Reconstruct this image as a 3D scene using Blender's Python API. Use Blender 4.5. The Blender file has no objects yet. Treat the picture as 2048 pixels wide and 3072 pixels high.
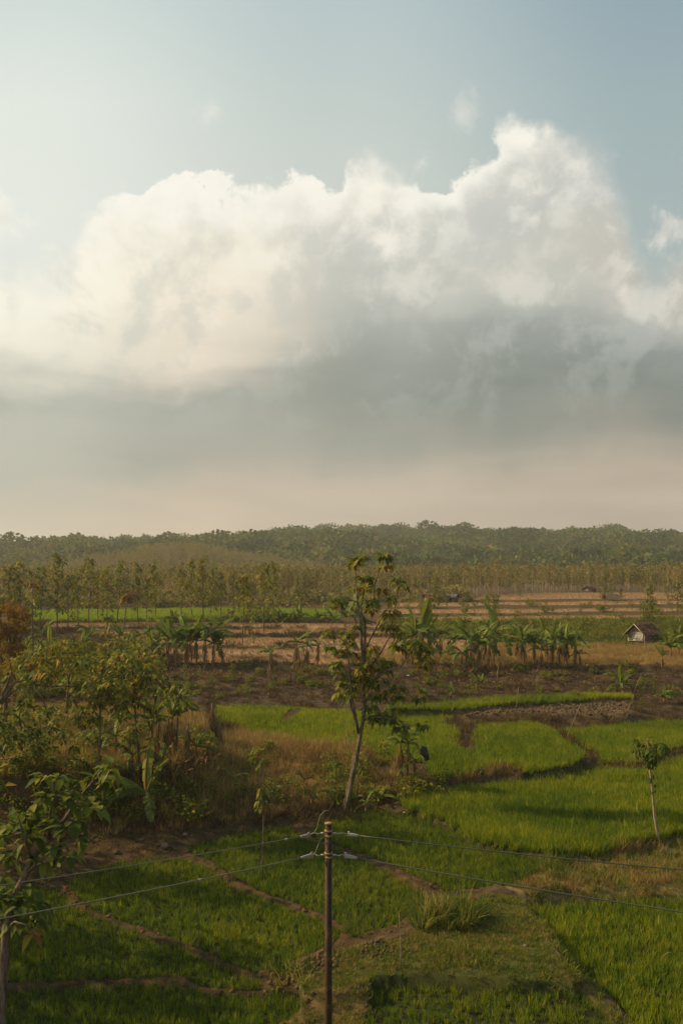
import bpy, math, random
import numpy as np
from mathutils import Vector, Matrix
R = math.radians
rng = np.random.default_rng(7)
random.seed(7)
SC = bpy.context.scene
COL = SC.collection

# ------------------------------------------------------------------ camera
CAMZ, FPX, HZ = 13.0, 2987.0, 1700.0            # eye height (m), focal length and horizon row in photo pixels
cam_d = bpy.data.cameras.new('camera'); cam = bpy.data.objects.new('camera', cam_d); COL.objects.link(cam)
cam.location = (0, 0, CAMZ); cam.rotation_euler = (R(90), 0, 0)
cam_d.sensor_fit = 'VERTICAL'; cam_d.sensor_height = 36.0; cam_d.lens = 36.0 * FPX / 3072.0
cam_d.shift_y = (HZ - 1536.0) / 3072.0
cam_d.clip_start = 0.5; cam_d.clip_end = 9000
SC.camera = cam

def wx(u, y): return (u - 1024.0) * y / FPX
def yz(v, z): return (CAMZ - z) * FPX / (v - HZ)
def P(u, v, z):
    y = yz(v, z); return Vector((wx(u, y), y, z))
def D(u, v, y):
    return Vector((wx(u, y), y, CAMZ - (v - HZ) * y / FPX))

# ------------------------------------------------------------------ sun, exposure
SUN_AZ, SUN_EL = R(-76), R(31)
sd = bpy.data.lights.new('sun', 'SUN'); sun = bpy.data.objects.new('sun', sd); COL.objects.link(sun)
sd.energy = 5.0; sd.angle = R(0.6); sd.color = (1.0, 0.72, 0.38)
sdir = Vector((math.sin(SUN_AZ) * math.cos(SUN_EL), math.cos(SUN_AZ) * math.cos(SUN_EL), math.sin(SUN_EL)))
sun.rotation_euler = sdir.to_track_quat('Z', 'Y').to_euler(); sun.location = sdir * 60
SC.view_settings.view_transform = 'Standard'; SC.view_settings.look = 'None'
SC.view_settings.exposure = 0.25; SC.view_settings.gamma = 1.0; SC.view_settings.use_curve_mapping = False
SC.cycles.max_bounces = 6; SC.cycles.diffuse_bounces = 2; SC.cycles.glossy_bounces = 1
SC.cycles.transmission_bounces = 3; SC.cycles.volume_bounces = 1; SC.cycles.transparent_max_bounces = 4
SC.cycles.caustics_reflective = False; SC.cycles.caustics_refractive = False

# ------------------------------------------------------------------ node helper
class NT:
    def __init__(s, tree): s.t = tree; s.n = tree.nodes; s.l = tree.links
    def put(s, sock, val):
        if isinstance(val, bpy.types.NodeSocket): s.l.new(val, sock)
        elif val is not None: sock.default_value = val
    def math(s, op, a, b=None, c=None, clamp=False):
        n = s.n.new('ShaderNodeMath'); n.operation = op; n.use_clamp = clamp
        for i, x in enumerate((a, b, c)):
            if x is not None: s.put(n.inputs[i], x)
        return n.outputs[0]
    def vmath(s, op, a, b=None, scale=None):
        n = s.n.new('ShaderNodeVectorMath'); n.operation = op; s.put(n.inputs[0], a)
        if b is not None: s.put(n.inputs[1], b)
        if scale is not None: s.put(n.inputs['Scale'], scale)
        return n.outputs[1] if op in ('DOT_PRODUCT', 'LENGTH') else n.outputs[0]
    def noise(s, vec, scale, detail=2.0, rough=0.5, dist=0.0, lac=2.0):
        n = s.n.new('ShaderNodeTexNoise'); s.put(n.inputs['Vector'], vec)
        n.inputs['Scale'].default_value = scale; n.inputs['Detail'].default_value = detail
        n.inputs['Roughness'].default_value = rough; n.inputs['Distortion'].default_value = dist
        n.inputs['Lacunarity'].default_value = lac
        return n.outputs['Fac']
    def voro(s, vec, scale, feat='F1', rnd=1.0):
        n = s.n.new('ShaderNodeTexVoronoi'); n.feature = feat; s.put(n.inputs['Vector'], vec)
        n.inputs['Scale'].default_value = scale; n.inputs['Randomness'].default_value = rnd
        return n.outputs['Distance']
    def mix(s, f, a, b, mode='MIX'):
        n = s.n.new('ShaderNodeMix'); n.data_type = 'RGBA'; n.blend_type = mode
        s.put(n.inputs[0], f); s.put(n.inputs[6], a); s.put(n.inputs[7], b); return n.outputs[2]
    def ramp(s, f, pts, interp='LINEAR'):
        n = s.n.new('ShaderNodeValToRGB'); n.color_ramp.interpolation = interp; e = n.color_ramp.elements
        while len(e) > 1: e.remove(e[-1])
        e[0].position = pts[0][0]; e[0].color = (*pts[0][1][:3], 1)
        for p, c in pts[1:]:
            k = e.new(p); k.color = (*c[:3], 1)
        s.put(n.inputs[0], f); return n.outputs[0]
    def smooth(s, x, lo, hi, a=0.0, b=1.0):
        n = s.n.new('ShaderNodeMapRange'); n.interpolation_type = 'SMOOTHSTEP'; s.put(n.inputs[0], x)
        for i, q in ((1, lo), (2, hi), (3, a), (4, b)): s.put(n.inputs[i], q)
        return n.outputs[0]
    def lin(s, x, lo, hi, a=0.0, b=1.0):
        n = s.n.new('ShaderNodeMapRange'); s.put(n.inputs[0], x)
        for i, q in ((1, lo), (2, hi), (3, a), (4, b)): s.put(n.inputs[i], q)
        return n.outputs[0]
    def curve(s, f, pts):
        n = s.n.new('ShaderNodeFloatCurve'); c = n.mapping.curves[0]
        c.points[0].location = pts[0]; c.points[-1].location = pts[-1]
        for p in pts[1:-1]: c.points.new(*p)
        n.mapping.update(); s.put(n.inputs['Value'], f); return n.outputs[0]

def s2l(c):
    return tuple(((x / 255.0) / 12.92 if x / 255.0 <= 0.04045 else ((x / 255.0 + 0.055) / 1.055) ** 2.4) for x in c)

# ------------------------------------------------------------------ world: daylight sky with a bank of clouds
W = bpy.data.worlds.new('World'); SC.world = W; W.use_nodes = True
W.node_tree.nodes.clear(); w = NT(W.node_tree)
STR = 0.1
def px_a(u): return math.atan((u - 1024.0) / FPX)
def px_e(v): return math.atan((HZ - v) / FPX)
geo = w.n.new('ShaderNodeTexCoord').outputs['Generated']
sep = w.n.new('ShaderNodeSeparateXYZ'); w.l.new(geo, sep.inputs[0])
az = w.math('ARCTAN2', sep.outputs[0], sep.outputs[1])
ca = w.math('MAXIMUM', w.math('COSINE', az), 0.35)
hyp = w.math('SQRT', w.math('ADD', w.math('MULTIPLY', sep.outputs[0], sep.outputs[0]), w.math('MULTIPLY', sep.outputs[1], sep.outputs[1])))
el0 = w.math('ARCTAN2', sep.outputs[2], hyp)
el = w.math('DIVIDE', el0, ca)                           # cloud bases run level along straight lines
A0, A1, E1 = -0.5, 0.5, 0.6
an = w.math('DIVIDE', w.math('SUBTRACT', az, A0), A1 - A0)
def U(u): return (px_a(u) - A0) / (A1 - A0)
def E(v): return max(0.0, px_e(v) / E1)
nbig = w.noise(geo, 3.2, 3, 0.5)
nmed = w.noise(geo, 9.0, 6, 0.58, 0.25)
nfine = w.noise(geo, 30.0, 8, 0.6, 0.3)
str_v = w.n.new('ShaderNodeMapping'); w.l.new(geo, str_v.inputs[0]); str_v.inputs['Scale'].default_value = (1.0, 1.0, 4.5)
nstr = w.noise(str_v.outputs[0], 4.0, 4, 0.5, 0.3)
def c0(x): return w.math('SUBTRACT', x, 0.5)
elw = w.math('ADD', el, w.math('ADD', w.math('MULTIPLY', c0(nmed), 0.085), w.math('ADD', w.math('MULTIPLY', c0(nbig), 0.12), w.math('MULTIPLY', c0(nstr), 0.06))))
en = w.math('DIVIDE', elw, E1)
anw = w.math('ADD', an, w.math('ADD', w.math('MULTIPLY', c0(nbig), 0.10), w.math('MULTIPLY', c0(nmed), 0.12)))
def col_ramp(f, pts): return w.ramp(f, sorted([(E(v), s2l(c)) for v, c in pts]))
def columns(f_el, f_az, cols):
    out = col_ramp(f_el, cols[0][1])
    for (u0, _), (u1, p1) in zip(cols[:-1], cols[1:]):
        out = w.mix(w.smooth(f_az, U(u0), U(u1)), out, col_ramp(f_el, p1))
    return out
body = columns(en, anw, [
    (60,  [(1690, (178, 172, 158)), (1600, (186, 180, 168)), (1490, (186, 183, 170)), (1400, (180, 182, 171)), (1180, (186, 189, 177)), (1060, (226, 224, 208)), (900, (248, 244, 226)), (700, (246, 243, 228)), (500, (232, 237, 228))]),
    (620, [(1690, (178, 166, 152)), (1570, (191, 178, 162)), (1470, (189, 179, 164)), (1390, (167, 169, 158)), (1180, (166, 170, 161)), (1080, (226, 216, 198)), (900, (240, 231, 212)), (700, (236, 232, 216)), (500, (236, 237, 226))]),
    (1080,[(1690, (176, 164, 150)), (1530, (189, 178, 162)), (1440, (178, 171, 157)), (1350, (158, 160, 150)), (1180, (143, 149, 142)), (1020, (166, 171, 164)), (880, (192, 193, 184)), (700, (206, 206, 198)), (500, (240, 236, 222))]),
    (1560,[(1690, (172, 161, 147)), (1500, (182, 171, 155)), (1420, (176, 167, 152)), (1340, (150, 151, 142)), (1130, (127, 137, 132)), (980, (150, 157, 152)), (880, (180, 184, 176)), (780, (200, 199, 188)), (640, (198, 200, 194)), (450, (212, 211, 203))]),
    (1980,[(1690, (165, 154, 141)), (1540, (170, 160, 146)), (1400, (182, 169, 153)), (1290, (150, 149, 139)), (1150, (120, 131, 126)), (1030, (138, 148, 144)), (900, (180, 182, 175)), (780, (192, 188, 178)), (600, (190, 196, 194))]),
])
def offs(dx, dz, src=None):
    return w.vmath('ADD', geo, (dx, 0.0, dz))
# lit side of the billows: how the cloud thins towards the sun
b1 = w.noise(geo, 13.0, 7, 0.58, 0.3); b2 = w.noise(offs(-0.016, 0.014), 13.0, 7, 0.58, 0.3)
rel = w.math('SUBTRACT', b1, b2)
# billow outline
warp = w.n.new('ShaderNodeTexNoise'); w.l.new(geo, warp.inputs['Vector']); warp.inputs['Scale'].default_value = 16.0; warp.inputs['Detail'].default_value = 4
wv = w.vmath('ADD', geo, w.vmath('SCALE', w.vmath('SUBTRACT', warp.outputs['Color'], (0.5, 0.5, 0.5)), None, 0.05))
v1 = w.voro(wv, 14.0); v2 = w.voro(wv, 34.0)
bil = w.math('ADD', w.math('MULTIPLY', v1, 0.026), w.math('MULTIPLY', v2, 0.014))
top_pts = [(-400, 690), (-100, 660), (30, 800), (150, 760), (250, 640), (340, 560), (450, 540), (560, 505), (640, 500), (760, 520), (900, 505), (1010, 520), (1042, 440), (1080, 430), (1180, 500), (1290, 545), (1345, 530), (1400, 455), (1460, 435), (1500, 370), (1560, 350), (1640, 360), (1720, 365), (1780, 410), (1830, 500), (1880, 640), (1930, 780), (1975, 820), (2020, 790), (2070, 740), (2300, 700)]
top = w.curve(w.math('ADD', an, w.math('ADD', w.math('MULTIPLY', c0(nmed), 0.045), w.math('MULTIPLY', c0(nfine), 0.02))), [(U(u), E(v)) for u, v in top_pts])
topd = w.math('SUBTRACT', w.math('MULTIPLY', top, E1), w.math('SUBTRACT', el, 0.0))
d = w.math('ADD', topd, w.math('ADD', w.math('MULTIPLY', c0(nmed), 0.085), w.math('MULTIPLY', c0(nfine), 0.055)))
d = w.math('SUBTRACT', w.math('ADD', d, 0.012), bil)
soft = w.smooth(w.noise(geo, 5.0, 2, 0.5), 0.50, 0.72, 0.003, 0.026)
soft = w.math('ADD', soft, w.smooth(an, U(420), U(40), 0.0, 0.05)); soft = w.math('ADD', soft, w.smooth(an, U(1620), U(1900), 0.0, 0.045))
dens = w.smooth(d, w.math('MULTIPLY', soft, -0.6), soft)
# small cloud fragments drifting clear of the bank
frag_n = w.noise(geo, 11.0, 7, 0.62, 0.35)
frag_zone = w.math('MULTIPLY', w.smooth(el, 0.16, 0.28), w.smooth(el, 0.52, 0.40))
frag = w.math('MULTIPLY', w.smooth(frag_n, 0.60, 0.80), frag_zone)
def puff(u, v, ru, rv, k=1.0):
    dx = w.math('DIVIDE', w.math('SUBTRACT', az, px_a(u)), ru / FPX); dz = w.math('DIVIDE', w.math('SUBTRACT', el, px_e(v)), rv / FPX)
    r = w.math('SQRT', w.math('ADD', w.math('MULTIPLY', dx, dx), w.math('MULTIPLY', dz, dz)))
    r = w.math('ADD', r, w.math('MULTIPLY', c0(nmed), -4.5)); r = w.math('ADD', r, w.math('MULTIPLY', c0(nfine), -5.0))
    return w.smooth(r, 1.1, -0.3, 0.0, k)
for args in ((20, 640, 90, 110, .8), (170, 600, 70, 50, .4), (2040, 700, 75, 70, .9), (1380, 350, 55, 90, .4), (640, 320, 50, 40, .4), (1030, 400, 30, 30, .3)):
    frag = w.math('MAXIMUM', frag, puff(*args))
# highlights on the upper billows
lit = w.math('MULTIPLY', w.smooth(el, 0.16, 0.30), w.smooth(d, 0.17, 0.0))
body2 = w.mix(w.math('MULTIPLY', w.smooth(rel, -0.04, 0.13), w.math('MULTIPLY', lit, 0.5)), body, (*s2l((253, 249, 236)), 1))
body2 = w.mix(w.math('MULTIPLY', w.smooth(rel, 0.03, -0.13), w.math('MULTIPLY', w.smooth(el, 0.10, 0.24), 0.40)), body2, (*s2l((192, 196, 190)), 1))
blob = 0.0
for args in ((1075, 500, 48, 95, .9), (1112, 600, 55, 90, .8), (1150, 700, 95, 70, .8), (1400, 520, 85, 62, .95), (1350, 570, 50, 42, .8), (1550, 410, 75, 95, .95), (1560, 545, 115, 80, .75), (1750, 490, 70, 42, .6), (1210, 850, 130, 60, .4), (760, 545, 100, 34, .7), (965, 555, 70, 42, .85), (560, 540, 90, 60, .8), (380, 620, 120, 70, .8), (820, 780, 170, 60, .5), (830, 650, 55, 34, .6), (1610, 860, 140, 60, .4), (1960, 900, 70, 60, .45), (900, 1010, 130, 60, .5), (300, 840, 300, 130, .5)):
    blob = w.math('MAXIMUM', blob, puff(*args))
body2 = w.mix(w.math('MULTIPLY', blob, 0.8), body2, (*s2l((252, 247, 232)), 1))
rim = w.math('MULTIPLY', w.smooth(d, 0.045, 0.004), w.smooth(soft, 0.030, 0.006))
body2 = w.mix(w.math('MULTIPLY', rim, 0.75), body2, (*s2l((252, 249, 238)), 1))
# soft warm streaks and grey patches in the overcast below
low = w.math('MULTIPLY', w.smooth(w.math('SUBTRACT', el, w.math('MULTIPLY', w.smooth(an, U(900), U(2000)), 0.03)), 0.115, 0.075), w.smooth(el, 0.01, 0.05)); mid = w.math('MULTIPLY', w.smooth(el, 0.25, 0.19), w.smooth(el, 0.05, 0.10))
body2 = w.mix(w.math('MULTIPLY', w.math('MULTIPLY', w.smooth(nstr, 0.46, 0.66), low), 0.50), body2, (*s2l((204, 189, 170)), 1))
body2 = w.mix(w.math('MULTIPLY', w.math('MULTIPLY', w.smooth(nstr, 0.52, 0.30), mid), 0.35), body2, (*s2l((150, 155, 148)), 1))
clear = columns(w.math('DIVIDE', el, E1), an, [
    (-700, [(1700, (200, 205, 200)), (700, (238, 241, 230)), (300, (232, 238, 230)), (0, (216, 228, 224))]),
    (60,   [(1700, (200, 205, 200)), (700, (232, 236, 228)), (300, (230, 236, 227)), (0, (213, 224, 219))]),
    (1024, [(1700, (190, 198, 196)), (700, (212, 216, 207)), (450, (203, 212, 205)), (0, (185, 201, 202))]),
    (1980, [(1700, (185, 192, 192)), (700, (170, 185, 183)), (300, (161, 180, 183)), (0, (149, 170, 179))]),
])
clear = w.mix(w.smooth(el0, 0.62, 1.45), clear, (0.15, 0.22, 0.31, 1)); clear = w.mix(w.math('MULTIPLY', w.smooth(w.math('ABSOLUTE', w.math('ADD', az, -1.9)), 1.5, 0.2), 0.6), clear, (0.16, 0.23, 0.31, 1))
sky = w.n.new('ShaderNodeTexSky'); sky.sky_type = 'NISHITA'; sky.sun_disc = False
sky.sun_elevation = SUN_EL; sky.sun_rotation = SUN_AZ; sky.air_density = 1.2; sky.dust_density = 4.0; sky.ozone_density = 1.0
# cloud colours are given as seen, so they are divided by the background strength
sc = lambda c: w.vmath('SCALE', c, None, 2 ** -0.25 / STR)
col = w.mix(0.93, sky.outputs[0], sc(clear))
col = w.mix(frag, col, sc(w.mix(0.35, body2, (*s2l((250, 246, 234)), 1))))
col = w.mix(dens, col, sc(body2))
bg = w.n.new('ShaderNodeBackground'); w.put(bg.inputs[0], col); bg.inputs[1].default_value = STR
wo = w.n.new('ShaderNodeOutputWorld'); w.l.new(bg.outputs[0], wo.inputs[0])
W.cycles.sampling_method = 'MANUAL'; W.cycles.sample_map_resolution = 512

# ------------------------------------------------------------------ scene-tree helpers
def tag(o, label=None, cat=None, group=None, kind=None):
    if label: o['label'] = label
    if cat: o['category'] = cat
    if group: o['group'] = group
    if kind: o['kind'] = kind
    return o
def empty(name, loc, label, cat, group=None, rz=0.0, scale=1.0):
    o = bpy.data.objects.new(name, None); COL.objects.link(o); o.location = loc
    o.rotation_euler = (0, 0, rz); o.scale = (scale,) * 3; o.empty_display_size = 0.3
    return tag(o, label, cat, group)
def put(name, mesh, parent=None, loc=(0, 0, 0), rot=(0, 0, 0), scale=1.0):
    o = bpy.data.objects.new(name, mesh); COL.objects.link(o); o.location = loc; o.rotation_euler = rot
    o.scale = (scale,) * 3 if not hasattr(scale, '__len__') else scale
    if parent is not None: o.parent = parent
    return o
def kids(o): return [c for c in COL.objects if c.parent == o]
def copy_tree(o, parent=None, ch=None):
    c = o.copy(); COL.objects.link(c)
    if parent is not None: c.parent = parent
    for k in (CHILD.get(o.name, []) if ch is None else ch):
        k2 = copy_tree(k, c)
        CHILD.setdefault(c.name, []).append(k2)
    return c
CHILD = {}
def part(name, mesh, parent, loc=(0, 0, 0), rot=(0, 0, 0), scale=1.0):
    o = put(name, mesh, parent, loc, rot, scale); CHILD.setdefault(parent.name, []).append(o); return o

class M:
    """collects geometry; every vertex carries a tint between 0 and 1"""
    def __init__(s): s.v = []; s.f = []; s.t = []; s.n = 0
    def add(s, v, f, t):
        v = np.asarray(v, float).reshape(-1, 3); k = len(v); s.v.append(v)
        f = np.asarray(f, np.int64); 
        s.f.append(f + s.n); s.t.append(np.broadcast_to(np.asarray(t, float), (k,)).copy()); s.n += k
    def tube(s, pts, rad, n=6, t=0.3, cap=True):
        pts = np.asarray(pts, float); k = len(pts); rad = np.broadcast_to(np.asarray(rad, float), (k,))
        tg = np.gradient(pts, axis=0); tg /= np.linalg.norm(tg, axis=1)[:, None] + 1e-9
        ref = np.array([0, 0, 1.0]) if abs(tg[0][2]) < 0.9 else np.array([1.0, 0, 0])
        a = np.cross(tg, ref); a /= np.linalg.norm(a, axis=1)[:, None] + 1e-9; b = np.cross(tg, a)
        th = np.linspace(0, 2 * np.pi, n, endpoint=False)
        ring = a[:, None, :] * np.cos(th)[None, :, None] + b[:, None, :] * np.sin(th)[None, :, None]
        v = pts[:, None, :] + ring * rad[:, None, None]
        v = v.reshape(-1, 3)
        i = np.arange(k - 1)[:, None] * n; j = np.arange(n)[None, :]; j2 = (j + 1) % n
        q = np.stack([i + j, i + j2, i + n + j2, i + n + j], -1).reshape(-1, 4)
        q = q[:, ::-1]
        s.add(v, q, t)
        if cap:
            c = np.array([pts[0], pts[-1]]); base = s.n; s.add(c, np.zeros((0, 4), int), t)
            o = base - k * n
            e0 = np.stack([np.full(n, base), o + np.arange(n), o + (np.arange(n) + 1) % n, np.full(n, base)], -1)
            o2 = o + (k - 1) * n
            e1 = np.stack([np.full(n, base + 1), o2 + (np.arange(n) + 1) % n, o2 + np.arange(n), np.full(n, base + 1)], -1)
            s.f.append(e0); s.f.append(e1)
    def box(s, c, d, t=0.3, rot=None):
        x, y, z = [q / 2 for q in d]
        v = np.array([[-x,-y,-z],[x,-y,-z],[x,y,-z],[-x,y,-z],[-x,-y,z],[x,-y,z],[x,y,z],[-x,y,z]], float)
        if rot is not None: v = v @ np.array(rot).T
        s.add(v + np.array(c), [[0,3,2,1],[4,5,6,7],[0,1,5,4],[1,2,6,5],[2,3,7,6],[3,0,4,7]], t)
    def leaves(s, base, dirs, L, Wd, droop, t, shape='leaf', roll=None):
        """many bent leaves or blades at once; dirs need not be normalised"""
        base = np.asarray(base, float); n = len(base); dirs = np.asarray(dirs, float)
        dirs = dirs / (np.linalg.norm(dirs, axis=1)[:, None] + 1e-9)
        L = np.broadcast_to(L, (n,)); Wd = np.broadcast_to(Wd, (n,)); droop = np.broadcast_to(droop, (n,))
        side = np.cross(dirs, np.array([0, 0, 1.0])); ln = np.linalg.norm(side, axis=1)[:, None]
        side = np.where(ln < 0.05, np.array([1.0, 0, 0]), side / (ln + 1e-9))
        nr = np.cross(side, dirs)
        if roll is not None:
            c, q = np.cos(roll)[:, None], np.sin(roll)[:, None]; side, nr = side * c + nr * q, nr * c - side * q
        T, F = TEMPL[shape]
        S = T[None, :, 0:1]; Wc = T[None, :, 1:2]; H = T[None, :, 2:3]
        v = base[:, None] + dirs[:, None] * (L[:, None, None] * S) + side[:, None] * (Wd[:, None, None] * Wc) + nr[:, None] * (Wd[:, None, None] * H)
        v[:, :, 2] -= (droop * L)[:, None] * (T[None, :, 0] ** 2)
        K = len(T); f = (F[None] + (np.arange(n) * K)[:, None, None]).reshape(-1, 4)
        t = np.broadcast_to(t, (n,)); s.add(v.reshape(-1, 3), f, np.repeat(t, K))
    def mesh(s, name, mat, smooth=False):
        v = np.concatenate(s.v) if s.v else np.zeros((0, 3)); f = np.concatenate(s.f) if s.f else np.zeros((0, 4), int)
        tri = (f[:, 3] == f[:, 0]) | (f[:, 3] == f[:, 2])
        q = f[~tri]; tr = f[tri][:, :3]
        m = bpy.data.meshes.new(name); m.vertices.add(len(v)); m.vertices.foreach_set('co', v.astype(np.float32).ravel())
        lp = np.concatenate([q.ravel(), tr.ravel()]).astype(np.int32)
        st = np.concatenate([np.arange(len(q)) * 4, len(q) * 4 + np.arange(len(tr)) * 3]).astype(np.int32)
        m.loops.add(len(lp)); m.loops.foreach_set('vertex_index', lp)
        m.polygons.add(len(st)); m.polygons.foreach_set('loop_start', st)
        m.update(calc_edges=True); m.validate(verbose=False)
        a = m.attributes.new('tint', 'FLOAT', 'POINT')
        tt = np.concatenate(s.t).astype(np.float32) if s.t else np.zeros(0, np.float32)
        if len(tt) == len(m.vertices): a.data.foreach_set('value', tt)
        if smooth: m.polygons.foreach_set('use_smooth', np.ones(len(m.polygons), bool))
        if mat: m.materials.append(mat)
        return m
TEMPL = {
 'leaf': (np.array([[0,0,0],[.28,-.40,.10],[.30,0,-.04],[.28,.40,.10],[.66,-.36,.10],[.68,0,-.04],[.66,.36,.10],[1,0,0]], float),
          np.array([[0,2,1,0],[0,3,2,0],[1,2,5,4],[2,3,6,5],[4,5,7,4],[5,6,7,5]])),
 'small': (np.array([[0,0,0],[.5,-.42,.06],[1,0,0],[.5,.42,.06]], float), np.array([[0,1,2,0],[0,2,3,0]])),
 'blade': (np.array([[0,-.5,0],[0,.5,0],[.5,.45,0],[.5,-.45,0],[1,0,0]], float), np.array([[0,1,2,3],[3,2,4,3]])),
 'straw': (np.array([[0,-.5,0],[0,.5,0],[1,0,0]], float), np.array([[0,1,2,0]])),
}
def banana_leaf_template():
    T = []; F = []; n = 9
    for i in range(n + 1):
        sx = i / n; wd = (math.sin(math.pi * min(1, 0.04 + sx * 0.97)) ** 0.55) * 0.5
        if i == n: wd = 0.03
        T += [[sx, -wd, .10 * (wd * 2)], [sx, 0, -.05], [sx, wd, .10 * (wd * 2)]]
    for i in range(n):
        a = i * 3; F += [[a, a + 1, a + 4, a + 3], [a + 1, a + 2, a + 5, a + 4]]
    return np.array(T, float), np.array(F)
TEMPL['banana'] = banana_leaf_template()

# ------------------------------------------------------------------ materials
def new_mat(name):
    m = bpy.data.materials.new(name); m.use_nodes = True; m.node_tree.nodes.clear(); return m, NT(m.node_tree)
def finish(m, k, col, rough=0.8, spec=0.1, trans=0.0, bump=None, bstr=0.3, metal=0.0):
    p = k.n.new('ShaderNodeBsdfPrincipled'); k.put(p.inputs['Base Color'], col)
    k.put(p.inputs['Roughness'], rough); p.inputs['Specular IOR Level'].default_value = spec; p.inputs['Metallic'].default_value = metal
    if bump is not None:
        b = k.n.new('ShaderNodeBump'); b.inputs['Strength'].default_value = bstr; k.put(b.inputs['Height'], bump); k.l.new(b.outputs[0], p.inputs['Normal'])
    out = p.outputs[0]
    if trans > 0:
        t = k.n.new('ShaderNodeBsdfTranslucent'); k.put(t.inputs[0], col)
        x = k.n.new('ShaderNodeMixShader'); x.inputs[0].default_value = trans; k.l.new(out, x.inputs[1]); k.l.new(t.outputs[0], x.inputs[2]); out = x.outputs[0]
    o = k.n.new('ShaderNodeOutputMaterial'); k.l.new(out, o.inputs[0])
    return m
def attr(k, name):
    a = k.n.new('ShaderNodeAttribute'); a.attribute_name = name; return a
def mat_leaf(name, pts, trans=0.35, patch=0.25, pscale=0.15, jitter=0.25, rough=0.55, spec=0.25, fine=0.0):
    """colour from the tint carried by each leaf, shifted per plant and in patches over the ground"""
    m, k = new_mat(name); t = attr(k, 'tint').outputs['Fac']
    oi = k.n.new('ShaderNodeObjectInfo').outputs['Random']
    pos = k.n.new('ShaderNodeNewGeometry').outputs['Position']
    nz = k.noise(pos, pscale, 3, 0.55)
    t = k.math('ADD', t, k.math('MULTIPLY', k.math('SUBTRACT', k.noise(pos, pscale * 8, 2, .6), .5), patch * .9))
    t = k.math('ADD', t, k.math('MULTIPLY', k.math('SUBTRACT', oi, 0.5), jitter))
    t = k.math('ADD', t, k.math('MULTIPLY', k.math('SUBTRACT', nz, 0.5), patch * 2), None, True)
    return finish(m, k, k.ramp(t, pts), rough, spec, trans)
def mat_bark(name, c1, c2, scale=8.0, rough=0.9):
    m, k = new_mat(name); pos = k.n.new('ShaderNodeNewGeometry').outputs['Position']
    mp = k.n.new('ShaderNodeMapping'); k.l.new(pos, mp.inputs[0]); mp.inputs['Scale'].default_value = (1, 1, 0.25)
    n = k.noise(mp.outputs[0], scale, 5, 0.6)
    c = k.mix(k.smooth(n, 0.35, 0.65), (*c1, 1), (*c2, 1))
    return finish(m, k, c, rough, 0.1, bump=n, bstr=0.4)
def mat_plain(name, c, rough=0.7, spec=0.2, var=0.15, scale=6.0, metal=0.0):
    m, k = new_mat(name); pos = k.n.new('ShaderNodeTexCoord').outputs['Object']
    n = k.noise(pos, scale, 4, 0.6); lo = tuple(x * (1 - var) for x in c); hi = tuple(min(1, x * (1 + var)) for x in c)
    return finish(m, k, k.mix(n, (*lo, 1), (*hi, 1)), rough, spec, metal=metal)

G_DARK, G_MID, G_LITE = (.030, .055, .010), (.065, .105, .018), (.13, .17, .025)
YEL, ORG, BRN = (.30, .24, .03), (.34, .16, .03), (.13, .065, .028)
MAT = {}
MAT['rice'] = mat_leaf('rice_blades', [(0, (.050, .10, .006)), (.4, (.14, .205, .008)), (.7, (.26, .285, .012)), (1, (.40, .34, .02))], trans=0.5, patch=0.55, pscale=0.16, jitter=0.35)
MAT['rice_young'] = mat_leaf('young_rice_blades', [(0, (.042, .085, .007)), (.4, (.10, .16, .009)), (.75, (.21, .24, .013)), (1, (.32, .29, .02))], trans=0.5, patch=0.5, pscale=0.2, jitter=0.35)
MAT['rice_far'] = mat_leaf('far_rice_blades', [(0, (.12, .20, .015)), (.5, (.20, .28, .02)), (1, (.31, .34, .03))], trans=0.5, patch=0.35, pscale=0.05, jitter=0.3)
MAT['straw'] = mat_leaf('dry_grass', [(0, (.11, .065, .028)), (.35, (.24, .15, .055)), (.7, (.38, .26, .09)), (1, (.32, .29, .08))], trans=0.3, patch=0.45, pscale=0.25, jitter=0.4, rough=.8, spec=.05)
MAT['grass'] = mat_leaf('green_grass', [(0, (.045, .08, .012)), (.4, (.12, .16, .020)), (.7, (.23, .22, .030)), (1, (.32, .24, .06))], trans=0.35, patch=0.5, pscale=0.35, jitter=0.45, rough=.7, spec=.1)
MAT['scrub'] = mat_leaf('brown_scrub', [(0, (.055, .034, .020)), (.5, (.105, .066, .034)), (.85, (.16, .11, .045)), (1, (.09, .11, .03))], trans=0.2, patch=0.5, pscale=0.2, jitter=0.5, rough=.9, spec=.03)
MAT['stubble'] = mat_leaf('rice_stubble', [(0, (.20, .125, .065)), (.5, (.33, .215, .115)), (1, (.41, .29, .15))], trans=0.2, patch=0.4, pscale=0.12, jitter=0.4, rough=.9, spec=.03)
MAT['teak'] = mat_leaf('broad_leaf', [(0, G_DARK), (.35, (.085, .125, .014)), (.62, (.19, .205, .022)), (.82, (.32, .26, .028)), (.92, ORG), (1, BRN)], trans=0.40, patch=0.12, pscale=0.4, jitter=0.06, rough=.6, spec=.15)
MAT['teak_far'] = mat_leaf('far_teak_leaf', [(0, (.09, .11, .028)), (.4, (.20, .19, .05)), (.75, (.27, .21, .07)), (1, (.34, .21, .08))], trans=0.3, patch=0.35, pscale=0.02, jitter=0.35, rough=.7, spec=.1)
MAT['banana'] = mat_leaf('banana_leaf', [(0, (.035, .070, .010)), (.4, (.09, .145, .018)), (.7, (.18, .22, .025)), (.88, (.25, .23, .04)), (1, (.22, .13, .05))], trans=0.40, patch=0.08, pscale=0.5, jitter=0.12, rough=.55, spec=.2)
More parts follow.
